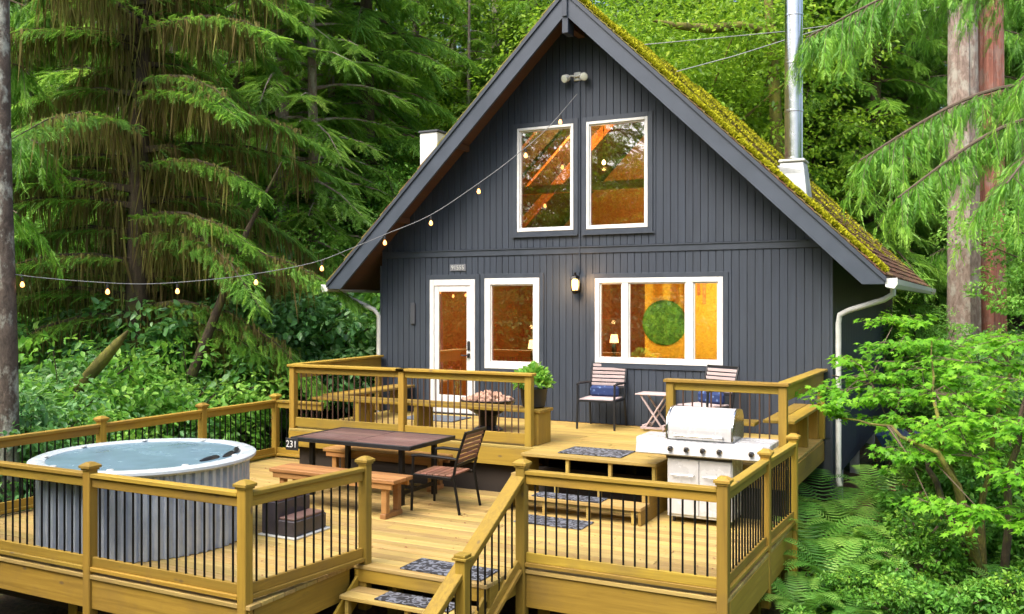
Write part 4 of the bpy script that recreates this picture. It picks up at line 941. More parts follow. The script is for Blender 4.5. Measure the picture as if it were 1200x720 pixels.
# cedar with drooping boughs reaching in from the right
def cedar_boughs(px, w, label, specs, seed, sl=.42, r0=.3):
    rg = np.random.default_rng(seed); b0 = at(px, 355, w); t = thing('cedar_tree', label, 'tree', (b0.x, b0.y, gz(b0.x, b0.y)))
    MB().tube([(b0.x, b0.y, z) for z in (-1, 2, 5, 9)], [r0*1.1, r0, r0*.9, r0*.7], 16).build('trunk', M['bark_red'], t, smooth=True)
    for (zs, tx, ty, tw, dens) in specs:      # each bough from the trunk at height zs to a tip
        A = Vector((b0.x, b0.y, zs)); B = at(tx, ty, tw); L = (B-A).length
        ts = np.linspace(0, 1, 16); pts = [A.lerp(B, q)+Vector((0, 0, .16*L*math.sin(math.pi*q)*(1-.25*q))) for q in ts]
        bo = MB().tube(pts, [.045*(1-.85*q)+.004 for q in ts], 6).build('bough', M['twig'], t, smooth=True)
        pa = np.array([list(q) for q in pts]); tw_ = MB(); P = []; D = []; V = []; SZ = []
        nb_ = int(L*10*dens)
        for j in range(nb_):
            q = .12+.88*(j/nb_)**.8; i0 = min(14, int(q*15)); c = pa[i0]+(pa[i0+1]-pa[i0])*(q*15-i0); dr = pa[i0+1]-pa[i0]; dr /= np.linalg.norm(dr); pp = np.cross(dr, [0, 0, 1.]); pp /= np.linalg.norm(pp)
            s_ = 1 if j % 2 else -1; ll = rg.choice([.3, .45, .7, 1.15])*rg.uniform(.8, 1.1)*(1.1-.5*q); d0 = dr*.7+pp*s_*rg.uniform(.2, .9); d0[2] -= .15; d0 /= np.linalg.norm(d0)
            tp = [c+d0*ll*u+np.array([0, 0, -.75*ll*u*u]) for u in (0, .33, .66, 1)]; tw_.tube(tp, [.007, .005, .004, .002], 3, False)
            for u in np.linspace(.15, 1, max(4, int(ll*13))):
                k = min(2, int(u*3)); b = tp[k]+(tp[k+1]-tp[k])*(u*3-k); dd = (tp[k+1]-tp[k]); dd /= np.linalg.norm(dd)
                for sd_ in (-1, 1):
                    q2 = dd*.8+np.cross(dd, [0, 0, 1.])*sd_*rg.uniform(.1, .7)+np.array([0, 0, -rg.uniform(.3, .9)]); P.append(b+rg.normal(size=3)*.015); D.append(q2); V.append(.38+.42*u*q+rg.normal()*.12); SZ.append(rg.uniform(.20, .40)*sl/.42*(1.15-.45*u))
        tw_.build('twigs', M['twig'], bo)['kind'] = 'stuff'
        P = np.array(P); U = rg.normal(size=(len(P), 3))*.5+[0, -.3, .8]
        me = scatter('sprays', sp_ced, P, np.array(D), U, np.array(SZ), np.array(V), M['cedar']); me.transform(MATW[t.name].inverted()); o = link(bpy.data.objects.new('leaves', me), bo); o['kind'] = 'stuff'
    return t
cedar_boughs(1330, 14.5, 'red cedar beyond the right edge with drooping ferny boughs over the roof end', [
    (6.5, 945, 44, 13.2, 1.1), (7.0, 1005, 0, 14, 1.1), (4.7, 1008, 188, 12.6, 1.15), (4.2, 1052, 232, 12.0, 1.05), (5.4, 1195, 95, 11.5, .8), (4.3, 1180, 215, 11.0, .8)], 5)
cedar_boughs(1290, 26, 'farther cedar filling the gap behind the two trunks', [(6.5, 1090, 90, 25, .9), (5.5, 1040, 170, 25, .9), (4.5, 1070, 240, 25, .9), (8.0, 1030, 60, 26, .9), (9, 1080, 0, 26, .9), (7.5, 1120, 30, 25, .9), (3.5, 1090, 300, 24, .9), (3, 1130, 345, 24, .9)], 6, .75, .35)
cedar_boughs(-160, 17, 'cedar beyond the left edge with low boughs', [(5.8, 30, 80, 16, .9), (4.5, 50, 170, 15.5, .8), (7.2, 60, 20, 17, .9), (3.6, 20, 250, 15, .8)], 8, .5, .3)

# broadleaf trees
def broad_mesh(name, H_, crown, seed, leafmat, barkmat, nblob, per, ls, trunk_r=.14, base=.25, up_=.6, vb=0.0, limbs=9):
    rg = np.random.default_rng(seed); wood_ = MB(); cx_, cy_, cz_ = crown
    wood_.tube([(rg.normal()*.05*i, rg.normal()*.05*i, z) for i, z in enumerate(np.linspace(-.4, H_*.8, 6))], [trunk_r*(1-.14*i) for i in range(6)], 10)
    P = []; D = []; V = []; U = []
    for b in range(nblob):
        d = unit_(rg); rr_ = rg.random()**.4; c = np.array([d[0]*cx_*rr_, d[1]*cx_*rr_, H_*base+cz_*.5+d[2]*cz_*.5*rr_+.3]); s_ = rg.uniform(.35, .75)*cx_/2.2*[1, 1, .45][0]
        if b % max(1, nblob//(limbs*2)) == 0: wood_.tube([(0, 0, max(.3, c[2]*.55)), (c[0]*.5, c[1]*.5, c[2]*.85), tuple(c)], [trunk_r*.35, trunk_r*.2, .012], 5, False)
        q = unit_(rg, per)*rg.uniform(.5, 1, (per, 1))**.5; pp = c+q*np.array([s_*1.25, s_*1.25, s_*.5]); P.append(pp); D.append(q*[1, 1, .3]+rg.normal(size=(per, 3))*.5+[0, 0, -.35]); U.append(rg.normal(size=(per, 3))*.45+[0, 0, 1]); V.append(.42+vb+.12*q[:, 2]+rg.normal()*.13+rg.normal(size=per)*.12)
    P = np.concatenate(P); me = scatter(name+'_leaves', leaf if ls < .2 else leaf, P, np.concatenate(D), np.concatenate(U), ls*rg.uniform(.6, 1.25, len(P)), np.concatenate(V), leafmat)
    return wood_.mesh(name+'_trunk', barkmat, smooth=True), me
def unit_(rg, n_=None):
    v = rg.normal(size=(n_ or 1, 3)); v /= np.linalg.norm(v, axis=1, keepdims=True); return v if n_ else v[0]
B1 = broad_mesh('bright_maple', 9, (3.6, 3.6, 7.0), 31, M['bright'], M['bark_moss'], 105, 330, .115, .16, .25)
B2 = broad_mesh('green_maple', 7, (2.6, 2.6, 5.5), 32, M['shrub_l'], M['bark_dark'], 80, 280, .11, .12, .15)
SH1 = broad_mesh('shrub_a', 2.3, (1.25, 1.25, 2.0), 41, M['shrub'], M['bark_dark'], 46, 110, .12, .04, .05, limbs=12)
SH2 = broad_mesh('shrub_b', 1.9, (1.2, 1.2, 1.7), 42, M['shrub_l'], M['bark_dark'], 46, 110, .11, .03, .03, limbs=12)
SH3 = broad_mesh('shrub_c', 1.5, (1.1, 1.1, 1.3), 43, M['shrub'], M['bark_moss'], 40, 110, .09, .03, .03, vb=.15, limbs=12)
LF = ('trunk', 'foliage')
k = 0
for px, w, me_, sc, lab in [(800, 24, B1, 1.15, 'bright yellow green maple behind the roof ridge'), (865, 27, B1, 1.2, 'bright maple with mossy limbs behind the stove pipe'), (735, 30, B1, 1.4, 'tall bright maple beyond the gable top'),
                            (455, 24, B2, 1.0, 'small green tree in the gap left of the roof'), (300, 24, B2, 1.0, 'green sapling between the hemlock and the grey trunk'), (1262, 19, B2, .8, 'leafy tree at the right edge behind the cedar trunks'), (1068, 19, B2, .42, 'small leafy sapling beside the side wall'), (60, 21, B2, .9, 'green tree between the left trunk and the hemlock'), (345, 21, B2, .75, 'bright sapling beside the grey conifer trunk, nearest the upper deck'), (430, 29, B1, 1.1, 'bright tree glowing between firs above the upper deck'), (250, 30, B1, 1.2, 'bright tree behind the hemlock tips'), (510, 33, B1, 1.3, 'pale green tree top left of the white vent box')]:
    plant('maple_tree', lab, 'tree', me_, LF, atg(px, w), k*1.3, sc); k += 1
# mossy trunk and limb behind the stove pipe
mt = thing('mossy_tree', 'moss coated leaning trunk with a long horizontal limb left of the stove pipe', 'tree', atg(912, 23)); a = at(915, 250, 23); b = at(905, 60, 23)
MB().tube([at(925, 420, 23), a, at(910, 150, 23), b, at(898, -30, 23)], [.22, .19, .16, .13, .1], 12).build('trunk', M['bark_moss'], mt, smooth=True)
MB().tube([at(905, 40, 22.8), at(870, 30, 22), at(830, 34, 21.6), at(790, 30, 21.4), at(765, 24, 21.2)], [.10, .10, .11, .08, .03], 10).build('limb', M['bark_moss'], mt, smooth=True)
# forest behind, rows of conifers
rg = random.Random(5); cnt = 0
def spot(px):
    for lim, nm in ((40, 'behind the lichen spotted trunk'), (120, 'left of the mossy hemlock'), (230, 'behind the mossy hemlock'), (340, 'between the hemlock and the slender grey trunk'), (440, 'around the slender grey trunk'), (540, 'above the left eave'), (680, 'above the left roof slope'), (800, 'above the ridge'), (900, 'left of the stove pipe'), (1000, 'right of the stove pipe'), (1110, 'above the gutter end'), (1190, 'behind the twin cedar trunks')):
        if px < lim: return nm
    return 'right of the twin cedar trunks'
def treelab(px, w, k): return ('grey trunked fir ', 'dark trunked hemlock ', 'slim low branched fir ')[k]+spot(px)+{23: ', nearest row', 29: ', second row', 36: ', third row', 45: ', fourth row', 57: ', last row'}[w]
def shrublab(px, w, k): return ('blue green shrub ', 'bright green shrub ', 'small leaved shrub ')[k]+('beyond the left fence ' if px < 150 else 'behind the hot tub ' if px < 300 else 'left of the upper deck ' if px < 470 else 'beside the cabin wall ' if px < 1110 else 'under the cedar trunks ' if px < 1185 else 'at the right edge ')+('close to the fence' if w < 14.2 else 'in front' if w < 16.4 else 'mid thicket' if w < 19 else 'towards the back' if w < 22.5 else 'by the firs')
GL = 'tall conifer standing in the dense wood behind the cabin'
rows = [(23, 9, -60, 470), (29, 16, -100, 1300), (36, 19, -100, 1300), (45, 22, -120, 1320), (57, 26, -120, 1320)]
for w, nn, p0, p1 in rows:
    for i in range(nn):
        px = p0+(p1-p0)*(i+.5+rg.uniform(-.35, .35))/nn; ww = w*rg.uniform(.93, 1.07)
        x, y, z = atg(px, ww)
        if -3 < x < 10.5 and y < 12.5: continue
        me_ = (G1, G2, G3)[(cnt*7+i) % 3]; plant('conifer_tree', treelab(px, w, (cnt*7+i) % 3), 'tree', me_, TN, (x, y, z), rg.uniform(0, 6.28), rg.uniform(.9, 1.25)*(1 if w < 40 else 1.3), 'conifers in the wood behind the cabin'); cnt += 1
# trees on the near side of the clearing, which the windows mirror
for x, y, s_ in [(-9, -22, 1.0), (-3, -27, 1.1), (3, -29, .9), (9, -30, 1.1), (16, -27, 1.0), (21, -21, 1.1), (-14, -14, 1.0), (24, -12, .9), (19, -3, .9), (6, -35, 1.2), (-1, -34, 1.2), (13, -36, 1.2), (-6, -17, 1.0), (-11, -19, 1.2), (-5, -23, 1.3), (-1, -23.5, 1.1), (-14, -24, 1.3), (-9, -29, 1.4), (1, -25, 1.2), (5, -24, .9), (-16, -19, 1.2)]:
    plant('conifer_tree', 'conifer mirrored in the cabin windows', 'tree', (G1, G2, G3)[int(x) % 3], TN, (x, y, gz(x, y)), x, s_, 'conifers around the near side of the clearing')
for i, (x, y, s_) in enumerate([(-2, -17, .9), (-6, -13, .9), (0, -20, 1.0), (-9, -16, 1.0), (-4, -19.5, 1.1), (4, -21, .9), (8, -23, .9), (-11, -10, .9), (11, -20, .9), (13, -23, 1.0), (9, -25, 1.0), (15.5, -19, .9)]):
    plant('maple_tree', 'bright maple mirrored in the cabin windows', 'tree', (B1, B2)[i % 2], LF, (x, y, gz(x, y)), i, s_, 'maples around the near side of the clearing')
for i, (x, y, s_) in enumerate([(-6.5, -13.5, 2.0), (-9, -16, 2.4), (-4, -13.5, 1.8), (-3, -17, 2.2), (.5, -16.5, 1.9), (-1, -14.8, 1.7), (3, -18, 2.0), (10, -18, 2.2), (12, -17.5, 2.0), (8, -18.5, 2.0)]):
    plant('understorey_shrub', 'leafy shrub mirrored in the cabin windows', 'shrub', (SH2, SH1)[i % 2], LF, (x, y, gz(x, y)), i, s_, 'shrubs around the near side of the clearing')
for i, (px, w, s_) in enumerate([(948, 25.5, 1.0), (985, 27, 1.1), (1022, 25, .95), (1062, 28, 1.1), (925, 30, 1.2)]):
    plant('conifer_tree', ('dark fir just right of the stove pipe', 'dark fir between the stove pipe and the cedar boughs', 'dark fir above the low end of the roof', 'dark fir left of the grey cedar trunk', 'dark fir directly behind the stove pipe')[i], 'tree', (G2, G1)[i % 2], TN, atg(px, w), i*2.1, s_)
# understorey shrubs
def shrub_at(px, w, me_, sc, lab, grp='understorey shrubs'):
    plant('understorey_shrub', lab, 'shrub', me_, LF, atg(px, w), px*.37, sc, grp)
for w, nn, p0, p1, s0 in [(13.3, 8, -60, 250, 1.0), (15, 11, -60, 350, 1.3), (17.5, 14, -60, 440, 1.5), (20.5, 13, -60, 450, 1.7), (24, 12, -60, 460, 1.7)]:
    for i in range(nn):
        px = p0+(p1-p0)*(i+.5+rg.uniform(-.3, .3))/nn; ki = rg.choice([0, 1, 1, 2]); q_ = atg(px, w)
        if q_[0] > -1.9-.25*s0: continue
        shrub_at(px, w*rg.uniform(.95, 1.05), (SH1, SH2, SH3)[ki], s0*rg.uniform(.8, 1.15), shrublab(px, w, ki), 'shrubs of the left thicket')
for w, nn, p0, p1, s0 in [(20.5, 4, 1095, 1250, .75), (17, 4, 1090, 1240, .7), (14, 3, 1150, 1260, .7), (27, 6, 1040, 1260, 1.5)]:
    for i in range(nn):
        px = p0+(p1-p0)*(i+.5+rg.uniform(-.3, .3))/nn; shrub_at(px, w, (SH2, SH2, SH1)[i % 3], s0*rg.uniform(.8, 1.15), shrublab(px, w, (1, 1, 0)[i % 3]), 'shrubs right of the cabin')
# fallen mossy logs in the thicket
tag(MB().tube([at(92, 455, 14.5), at(118, 425, 14.4), at(138, 402, 14.3), at(150, 388, 14.3)], [.10, .10, .07, .02], 12).build('mossy_log', M['bark_moss'], None, smooth=True), 'yellow green mossy log leaning in the thicket left of the hot tub', 'log')
tag(MB().tube([at(225, 440, 15.8), at(262, 345, 15.9), at(290, 270, 16), at(330, 190, 16.2)], [.09, .07, .045, .01], 10).build('mossy_log', M['bark_dark'], None, smooth=True), 'dark broken trunk leaning in the thicket behind the hot tub', 'log')

# ferns
def fern_mesh(name, seed, nf=13, L=.72):
    rg = np.random.default_rng(seed); v = []; f = []; vals = []
    for i in range(nf):
        az = i*2.4+rg.normal()*.2; l_ = L*rg.uniform(.75, 1.15); rise = rg.uniform(1.35, 2.0); tone = .5+rg.normal()*.22; ca, sa = math.cos(az), math.sin(az)
        def bp(t): r_ = l_*.8*t; return np.array([ca*r_, sa*r_, l_*(rise*t-1.15*t*t)])
        np_ = 22
        for j in range(np_):
            t = .10+.9*j/np_; c = bp(t); d = bp(t+.03)-bp(t-.03); d /= np.linalg.norm(d); pp = np.cross(d, [0, 0, 1.]); pp /= np.linalg.norm(pp); ln = .15*l_/.75*math.sin(math.pi*min(1, t*.86+.12))**.8+.012; wd = .0085
            for s_ in (-1, 1):
                b = len(v); o_ = pp*s_; dn = np.array([0, 0, -.06]); v += [tuple(c-d*wd*.7), tuple(c+o_*ln*.5+d*(ln*.12-wd)+dn*ln*.4), tuple(c+o_*ln+d*ln*.28+dn*ln), tuple(c+o_*ln*.5+d*(ln*.12+wd)+dn*ln*.4), tuple(c+d*wd*.7)]
                f.append((b, b+1, b+2, b+3, b+4)); vals += [tone+.25*t]*5
    me = bpy.data.meshes.new(name); me.from_pydata(v, [], f); at_ = me.attributes.new('v', 'FLOAT', 'POINT'); at_.data.foreach_set('value', np.clip(np.array(vals), 0, 1).astype(np.float32)); me.materials.append(M['fern']); return me
FN = [fern_mesh('fern_fronds', s_, 16) for s_ in (1, 2, 3)]
def fern(px, w, sc, i, label='arching green fern on the slope beside the deck', group='ferns on the slope right of the deck'):
    if px > 800: label = ('broad fern ' if sc > 1 else 'mid sized fern ' if sc > .85 else 'small fern ')+('against the deck side ' if px < 970 else 'below the downspout ' if px < 1025 else 'left of the vine maple stems ' if px < 1110 else 'around the vine maple stems ' if px < 1175 else 'right of the vine maple ')+('near the bottom of the photo' if w < 9 else 'low on the slope' if w < 10 else 'halfway up the slope' if w < 11.4 else 'high on the slope')
    o = bpy.data.objects.new('sword_fern', FN[i % 3]); S.collection.objects.link(o); p = atg(px, w); o.location = (p[0], p[1], p[2]+.12); o.rotation_euler = (0, 0, i*1.7); o.scale = (sc,)*3; tag(o, label, 'fern', group)
for i, (px, w, sc) in enumerate([(972, 11.6, 1.25), (1040, 11.8, 1.2), (948, 10.3, 1.25), (1005, 10.7, 1.15), (978, 9.4, 1.0), (935, 9.0, .9), (1062, 9.8, 1.0), (1010, 8.6, .7), (955, 8.2, .65), (1090, 8.8, .7), (1185, 10.2, 1.0), (1110, 10.9, .9), (1045, 8.0, .6), (1190, 8.7, .8), (925, 11.3, .8), (1150, 12.6, 1), (1215, 13.5, 1.1)]): fern(px, w, sc, i)
SH4 = broad_mesh('low_shrub', .75, (.42, .42, .6), 44, M['cover'], M['twig'], 34, 110, .048, .012, .02, limbs=10)
SH5 = broad_mesh('low_shrub_dark', .6, (.40, .40, .5), 45, M['shrub_l'], M['twig'], 26, 90, .068, .012, .02, vb=-.1, limbs=10)
for i, (px, w, sc) in enumerate([(1000, 9.0, .7), (1040, 9.0, .8), (1075, 9.4, 1.1), (1120, 9.9, 1.0), (1020, 10.6, .6), (1070, 10.6, 1.1), (1110, 11.6, 1.3), (1150, 11.0, 1.2), (1195, 11.2, 1.3), (1000, 8.1, .7), (1060, 8.4, .8), (1110, 8.3, .9), (1170, 8.4, .9), (935, 8.4, .7), (915, 7.7, .6), (960, 7.7, .6), (1020, 7.6, .6), (1210, 9.6, 1.2), (1085, 12.2, 1.3), (1190, 7.8, .8), (1080, 7.7, .7)]):
    plant('low_shrub', ('feathery yellow green ', 'darker broad leaved ')[i % 2]+'low shrub '+('against the deck side ' if px < 965 else 'in mid slope ' if px < 1050 else 'left of the vine maple ' if px < 1130 else 'right of the vine maple ')+('at the photo bottom' if w < 8.2 else 'low on the slope' if w < 9.5 else 'halfway up' if w < 10.8 else 'high on the slope'), 'shrub', (SH4, SH5)[i % 2], LF, atg(px, w), i*1.1, sc, 'low shrubs among the ferns')
for i, (px, w, sc) in enumerate([(310, 16, 1.0), (250, 15.8, 1.0), (355, 16.4, 1.0), (400, 17, 1.0), (420, 15.5, .9), (380, 15.6, .9), (60, 13.2, .9), (120, 13.4, .9)]): fern(px, w, sc, i, 'fern growing beyond the far deck railing', 'ferns beyond the far railing')
# ground cover stuff
def cover(name, label, regions, mat, ls, per, tmpl=leaf, seed=3, hmax=.3):
    rg = np.random.default_rng(seed); P = []; V = []
    for (x0, x1, y0, y1, nc) in regions:
        c = np.c_[rg.uniform(x0, x1, nc), rg.uniform(y0, y1, nc)]; n_ = nc*per; cc = np.repeat(c, per, 0)+rg.normal(size=(n_, 2))*.16; hh = np.repeat(rg.uniform(.2*hmax, hmax, nc), per)*rg.uniform(.3, 1, n_)
        P.append(np.c_[cc, H(cc[:, 0], cc[:, 1])+hh]); V.append(np.repeat(rg.normal(size=nc)*.15+.48, per)+rg.normal(size=n_)*.12)
    P = np.concatenate(P); keep = ~((P[:, 0] > -.95) & (P[:, 0] < 7.42) & (P[:, 1] < 9.3) & (P[:, 1] > -7.5)); P = P[keep]; V = np.concatenate(V)[keep]; D = rg.normal(size=(len(P), 3))*[1, 1, .35]; U = rg.normal(size=(len(P), 3))*.4+[0, 0, 1]
    o = link(bpy.data.objects.new(name, scatter(name, tmpl, P, D, U, ls*rg.uniform(.6, 1.3, len(P)), V, mat)), None); tag(o, label, None, kind='stuff'); o['label'] = label; return o
cover('ground_cover', 'low leafy ground cover on the slope right of the deck', [(7.5, 13, -8, -1.0, 1500), (8.6, 15, -1, 8, 500)], M['cover'], .085, 42, seed=3, hmax=.30)
cover('ground_cover', 'dark leafy ground cover among the ferns', [(7.4, 12, -7, -.5, 420)], M['shrub'], .07, 36, seed=4, hmax=.36)
cover('ground_cover', 'leafy ground cover beyond the hot tub', [(-9, -.9, -9, 9, 1300), (-3, 8, -16, -7.6, 150)], M['shrub_l'], .10, 30, seed=5, hmax=.45)
cover('leaf_litter', 'brown fallen leaves on the ground beside the cabin wall', [(7.4, 9.6, -2, 6, 1000)], M['litter'], .06, 8, seed=6, hmax=.02)
# vine maple right
vm = thing('vine_maple', 'vine maple with mossy stems and layered bright leaves right of the deck', 'tree', (*atg(1160, 9.3)[:2], gz(*atg(1160, 9.3)[:2])-.05)); rg_ = np.random.default_rng(9)
bx0 = Vector(vm.location); vmP = []; vmD = []; vmV = []
stems = [((1130, 600, 9.1), (1105, 530, 9.2), (1094, 460, 9.6), (1092, 400, 10.2)), ((1150, 610, 9.4), (1165, 520, 9.5), (1180, 430, 9.8), (1170, 385, 10.6)), ((1125, 570, 9.0), (1100, 535, 8.9), (1040, 500, 9.6), (985, 490, 10.4)), ((1185, 560, 9.0), (1210, 450, 9.0), (1215, 380, 9.4)), ((1105, 590, 9.3), (1085, 530, 9.8), (1020, 450, 10.6), (975, 440, 11.0))]
for i, s_ in enumerate(stems):
    pts = [bx0+Vector((.04*(i-2), .03*(i % 2), 0))]+[at(*q) for q in s_]; n_ = len(pts); fine = []
    for j in range(n_-1):
        for u in (0, .34, .67): fine.append(pts[j].lerp(pts[j+1], u)+Vector(rg_.normal(size=3)*.02))
    fine.append(pts[-1]); MB().tube(fine, [.042*(1-j/len(fine))**1.3+.006 for j in range(len(fine))], 8).build('stem', M['bark_moss'] if i < 3 else M['bark_dark'], vm, smooth=True)
layers = [(1185, 398, 10.6, .6), (1110, 404, 10.6, .5), (1055, 402, 10.6, .6), (1200, 400, 9.6, .7), (1140, 425, 9.9, .75), (1080, 432, 10.2, .65), (1030, 440, 10.6, .5), (990, 458, 10.6, .4), (1195, 445, 9.2, .7), (1150, 600, 8.6, .35), (1090, 590, 8.9, .25), (1200, 560, 8.4, .35), (1025, 470, 10.4, .3), (1120, 462, 9.6, .7), (1060, 460, 10.0, .5), (970, 480, 10.4, .25), (1150, 490, 9.2, .6), (1200, 500, 8.8, .6), (1100, 505, 9.4, .6), (1060, 530, 9.4, .35), (1140, 535, 9.0, .4), (1040, 495, 10.2, .35), (1000, 425, 11, .35), (1050, 375, 11.4, .5), (1215, 610, 8.4, .3)]
tw = MB()
for (px, py, w, s_) in layers:
    c = at(px, py, w); c.y -= 0; nt_ = int(5+12*s_); j0 = min(range(len(stems)), key=lambda q: (at(*stems[q][-2])-c).length); src = at(*stems[j0][-2])
    tw.tube([src, src.lerp(c, .5)+Vector((0, 0, .08)), c], [.012, .008, .004], 4, False)
    for j in range(nt_):
        a_ = rg_.random()*6.28; e = c+Vector((math.cos(a_)*s_*rg_.uniform(.5, 1.15), math.sin(a_)*s_*rg_.uniform(.5, 1.15), rg_.normal()*.07-.04)); tw.tube([c, c.lerp(e, .5)+Vector((0, 0, .04)), e], [.005, .004, .002], 3, False)
        m_ = int(17+9*s_)
        for q in range(m_):
            u = .25+.8*q/m_; p = c.lerp(e, u); vmP.append([p.x+rg_.normal()*.05, p.y+rg_.normal()*.05, p.z+rg_.normal()*.025+.02]); dd = (e-c).normalized(); vmD.append([dd.x+rg_.normal()*.7, dd.y+rg_.normal()*.7, -.35+rg_.normal()*.2]); vmV.append(.56+.4*(rg_.random()-.5)+.10*math.sin(px))
tw.build('twigs', M['twig'], vm)['kind'] = 'stuff'
me = scatter('maple_leaves', maple, np.array(vmP), np.array(vmD), rg_.normal(size=(len(vmP), 3))*.28+[0, -.15, 1], .105*rg_.uniform(.6, 1.25, len(vmP)), np.array(vmV), M['maple']); me.transform(MATW[vm.name].inverted()); o = link(bpy.data.objects.new('foliage', me), vm); o['kind'] = 'stuff'
# potted plant on the bench
pp = thing('potted_plant', 'leafy green plant in a black pot on the end of the bench', 'potted plant', (3.90, -2.12, .45))
MB().lathe([(.12, .0), (.15, .02), (.18, .24), (.19, .25), (.17, .25), (.16, .21), (.0001, .20)], 22, (3.90, -2.12, .45)).build('pot', M['terracotta'], pp, smooth=True)
n_ = 420; q = unit(n_); q[:, 2] = np.abs(q[:, 2]); Pq = np.array([3.90, -2.12, .74])+q*NR.uniform(.3, 1, (n_, 1))**.6*[.22, .22, .25]
me = scatter('plant_leaves', leaf, Pq, q+NR.normal(size=(n_, 3))*.5, unit(n_)+[0, 0, .8], .10*NR.uniform(.6, 1.2, n_), NR.uniform(.35, .9, n_), M['shrub_l']); me.transform(MATW[pp.name].inverted()); o = link(bpy.data.objects.new('leaves', me), pp); o['kind'] = 'stuff'
# moss tufts along the right rake and over the shingles
n_ = 52000; a_ = NR.random(n_); lenr = math.hypot(xr-RX, (xr-RX)*ROOFM)
edge = (NR.random(n_) < .5) & (np.sin(a_*41)+np.sin(a_*97+2)+NR.normal(size=n_)*.6 > -1.9); yy = np.where(edge, YB-.02+np.abs(NR.normal(size=n_))*.075, YB+NR.random(n_)**1.3*10); aa = np.where(edge, a_, a_**1.25*.9)
msk = edge | (np.sin(aa*23+yy*3)+np.sin(yy*5.1+aa*11)+NR.normal(size=n_)*.7 > .2+1.5*aa); aa, yy, edge = aa[msk], yy[msk], edge[msk]
xx = RX+(xr-RX)*aa; P = np.c_[xx, yy, RZ-(xx-RX)*ROOFM+.045+np.where(edge, .03, .0)*NR.random(len(xx))]
blade = ([(-.3, 0, 0), (.3, 0, 0), (.15, .8, .1), (-.15, .8, .1)], [(0, 1, 2, 3)])
nn_ = np.array([ROOFM, 0, 1]); D = nn_+NR.normal(size=(len(P), 3))*.55
me = scatter('roof_moss', blade, P, D, unit(len(P)), np.where(edge, .055, .04)*NR.uniform(.5, 1.3, len(P)), np.where(edge, .62, .42)+NR.normal(size=len(P))*.16, M['moss']); o = link(bpy.data.objects.new('roof_moss', me), None); tag(o, 'yellow green moss growing on the roof shingles', None, kind='stuff')
# ------------------------------------------------------------------ cables and string lights
sl_ = thing('string_lights', 'string of warm bulbs from the gable to the left trunk', 'string lights', (3.66, -.1, 4.9))
P0 = Vector((3.66, -.12, 4.98)); P1 = Vector((LT.x, LT.y, 2.2)); hd_ = Vector((P1.x-P0.x, P1.y-P0.y, 0)).normalized(); nrm = Vector((-hd_.y, hd_.x, 0))
def onwire(px, py):
    d = at(px, py, 1)-CAM; t = (P0-CAM).dot(nrm)/d.dot(nrm); return CAM+d*t
wp = [P0]+[onwire(*q) for q in ((640, 152), (600, 186), (561, 215), (505, 252), (451, 275), (410, 292), (367, 308), (300, 321), (235, 329), (167, 333), (100, 330), (42, 325))]+[P1]
fine = []
for i in range(len(wp)-1):
    a, b = wp[i], wp[i+1]; pm = wp[max(i-1, 0)]; pn = wp[min(i+2, len(wp)-1)]
    for k in range(5):
        t = k/5; fine.append(.5*((2*a)+(b-pm)*t+(2*pm-5*a+4*b-pn)*t*t+(3*a-pm-3*b+pn)*t**3))
fine.append(wp[-1]); MB().tube(fine, .005, 6).build('wire', plain('pale_cable', (.19, .20, .21), .5), sl_, smooth=True)
for px, py in ((660, 136), (612, 176), (562, 214), (504, 252), (449, 276), (377, 305), (302, 321), (214, 331), (130, 332), (27, 322)):
    p = onwire(px, py); k = min(fine, key=lambda q: (q-p).length); s0 = MB().lathe([(.016, -.02), (.018, -.075), (.012, -.08)], 10, tuple(k)).build('socket', M['black_plastic'], sl_, smooth=True)
    MB().lathe([(.009, -.081), (.020, -.10), (.027, -.122), (.022, -.146), (.0001, -.156)], 14, tuple(k)).build('bulb', M['string_bulb'], sl_, smooth=True)
for lab, pts in (('upper pale overhead cable crossing behind the stove pipe', [(750, 53, 17), (835, 45, 18), (920, 37, 19.5), (1060, 18, 22), (1200, -15, 25)]), ('lower pale overhead cable rising from the roof to the stove pipe', [(793, 84, 17), (860, 66, 18), (920, 47, 19.5), (1060, 5, 22)])):
    tag(MB().tube([at(*q) for q in pts], .009, 6).build('overhead_cable', plain('cable_sheath', (.34, .35, .33), .6), None, smooth=True), lab, 'cable')
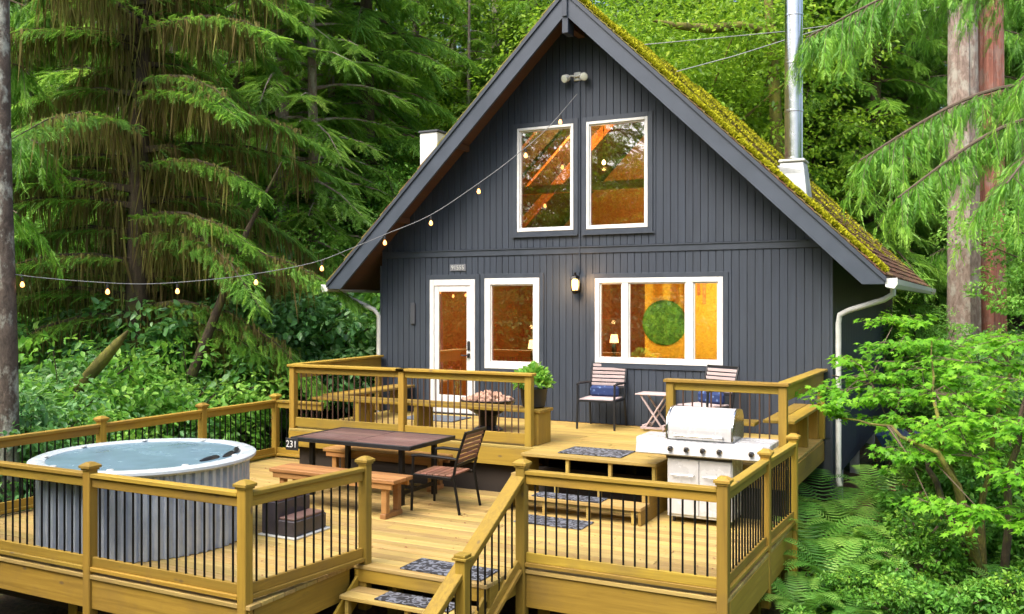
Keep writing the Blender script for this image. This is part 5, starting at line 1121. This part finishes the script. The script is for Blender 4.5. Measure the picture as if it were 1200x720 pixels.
# tarp covered bits beside the house
wb = thing('wheelbarrow', 'dark blue wheelbarrow standing by the cabin side wall', 'wheelbarrow', (8.0, 3.2, gz(8.0, 3.2))); z = gz(8, 3.2)
MB().add([(7.75, 2.9, z+.28), (8.15, 2.9, z+.28), (8.2, 3.5, z+.28), (7.7, 3.5, z+.28), (7.6, 2.75, z+.6), (8.3, 2.75, z+.6), (8.35, 3.7, z+.62), (7.55, 3.7, z+.62)], [(3, 2, 1, 0), (0, 1, 5, 4), (1, 2, 6, 5), (2, 3, 7, 6), (3, 0, 4, 7)]).build('tray', plain('blue_steel', (.03, .07, .16), .5), wb)
MB().tube([(7.7, 3.4, z+.25), (7.8, 2.6, z+.3), (7.9, 1.9, z+.55)], .02, 8).build('handle', M['black_metal'], wb); MB().tube([(8.2, 3.4, z+.25), (8.15, 2.6, z+.3), (8.1, 1.9, z+.55)], .02, 8).build('handle', M['black_metal'], wb)
MB().tube([(7.9, 3.75, z+.2), (8.0, 3.75, z+.2)], .19, 18).build('wheel', M['rubber'], wb)
for x in (7.72, 8.18): MB().tube([(x, 2.75, z+.3), (x, 2.7, z+.0)], .016, 6).build('leg', M['black_metal'], wb)

n_ = 900; P = np.c_[NR.uniform(-.7, 7.2, n_), NR.uniform(-7.3, -2.6, n_), np.full(n_, ZL+.006)]; P = P[(P[:, 0] < 3.9) | (P[:, 1] > -5.4)]; n_ = len(P)
me = scatter('fallen_needles', leaf, P, NR.normal(size=(n_, 3))*[1, 1, .05], NR.normal(size=(n_, 3))*.2+[0, 0, 1], NR.uniform(.008, .035, n_), NR.random(n_), M['litter']); o = link(bpy.data.objects.new('fallen_needles', me), None); tag(o, 'fallen brown needles and bits on the lower deck boards', None, kind='stuff')

# tell apart by place whatever still shares a label
by = {}
for o in S.collection.objects:
    if o.parent is None and 'category' in o and 'mirrored' not in o.get('label', ''): by.setdefault(o['label'], []).append(o)
def pxof(o):
    d = o.location-CAM; return (d.x*math.cos(YAW)+d.y*math.sin(YAW))/max(.1, -d.x*math.sin(YAW)+d.y*math.cos(YAW))
for lab, os_ in by.items():
    if len(os_) < 2: continue
    os_.sort(key=pxof); nm = {2: ['left one', 'right one'], 3: ['leftmost', 'middle', 'rightmost']}.get(len(os_), ['first from left', 'second from left', 'third from left', 'fourth from left', 'fifth from left', 'sixth from left', 'seventh from left', 'eighth from left'])
    for o, q in zip(os_, nm): o['label'] = lab+', '+q
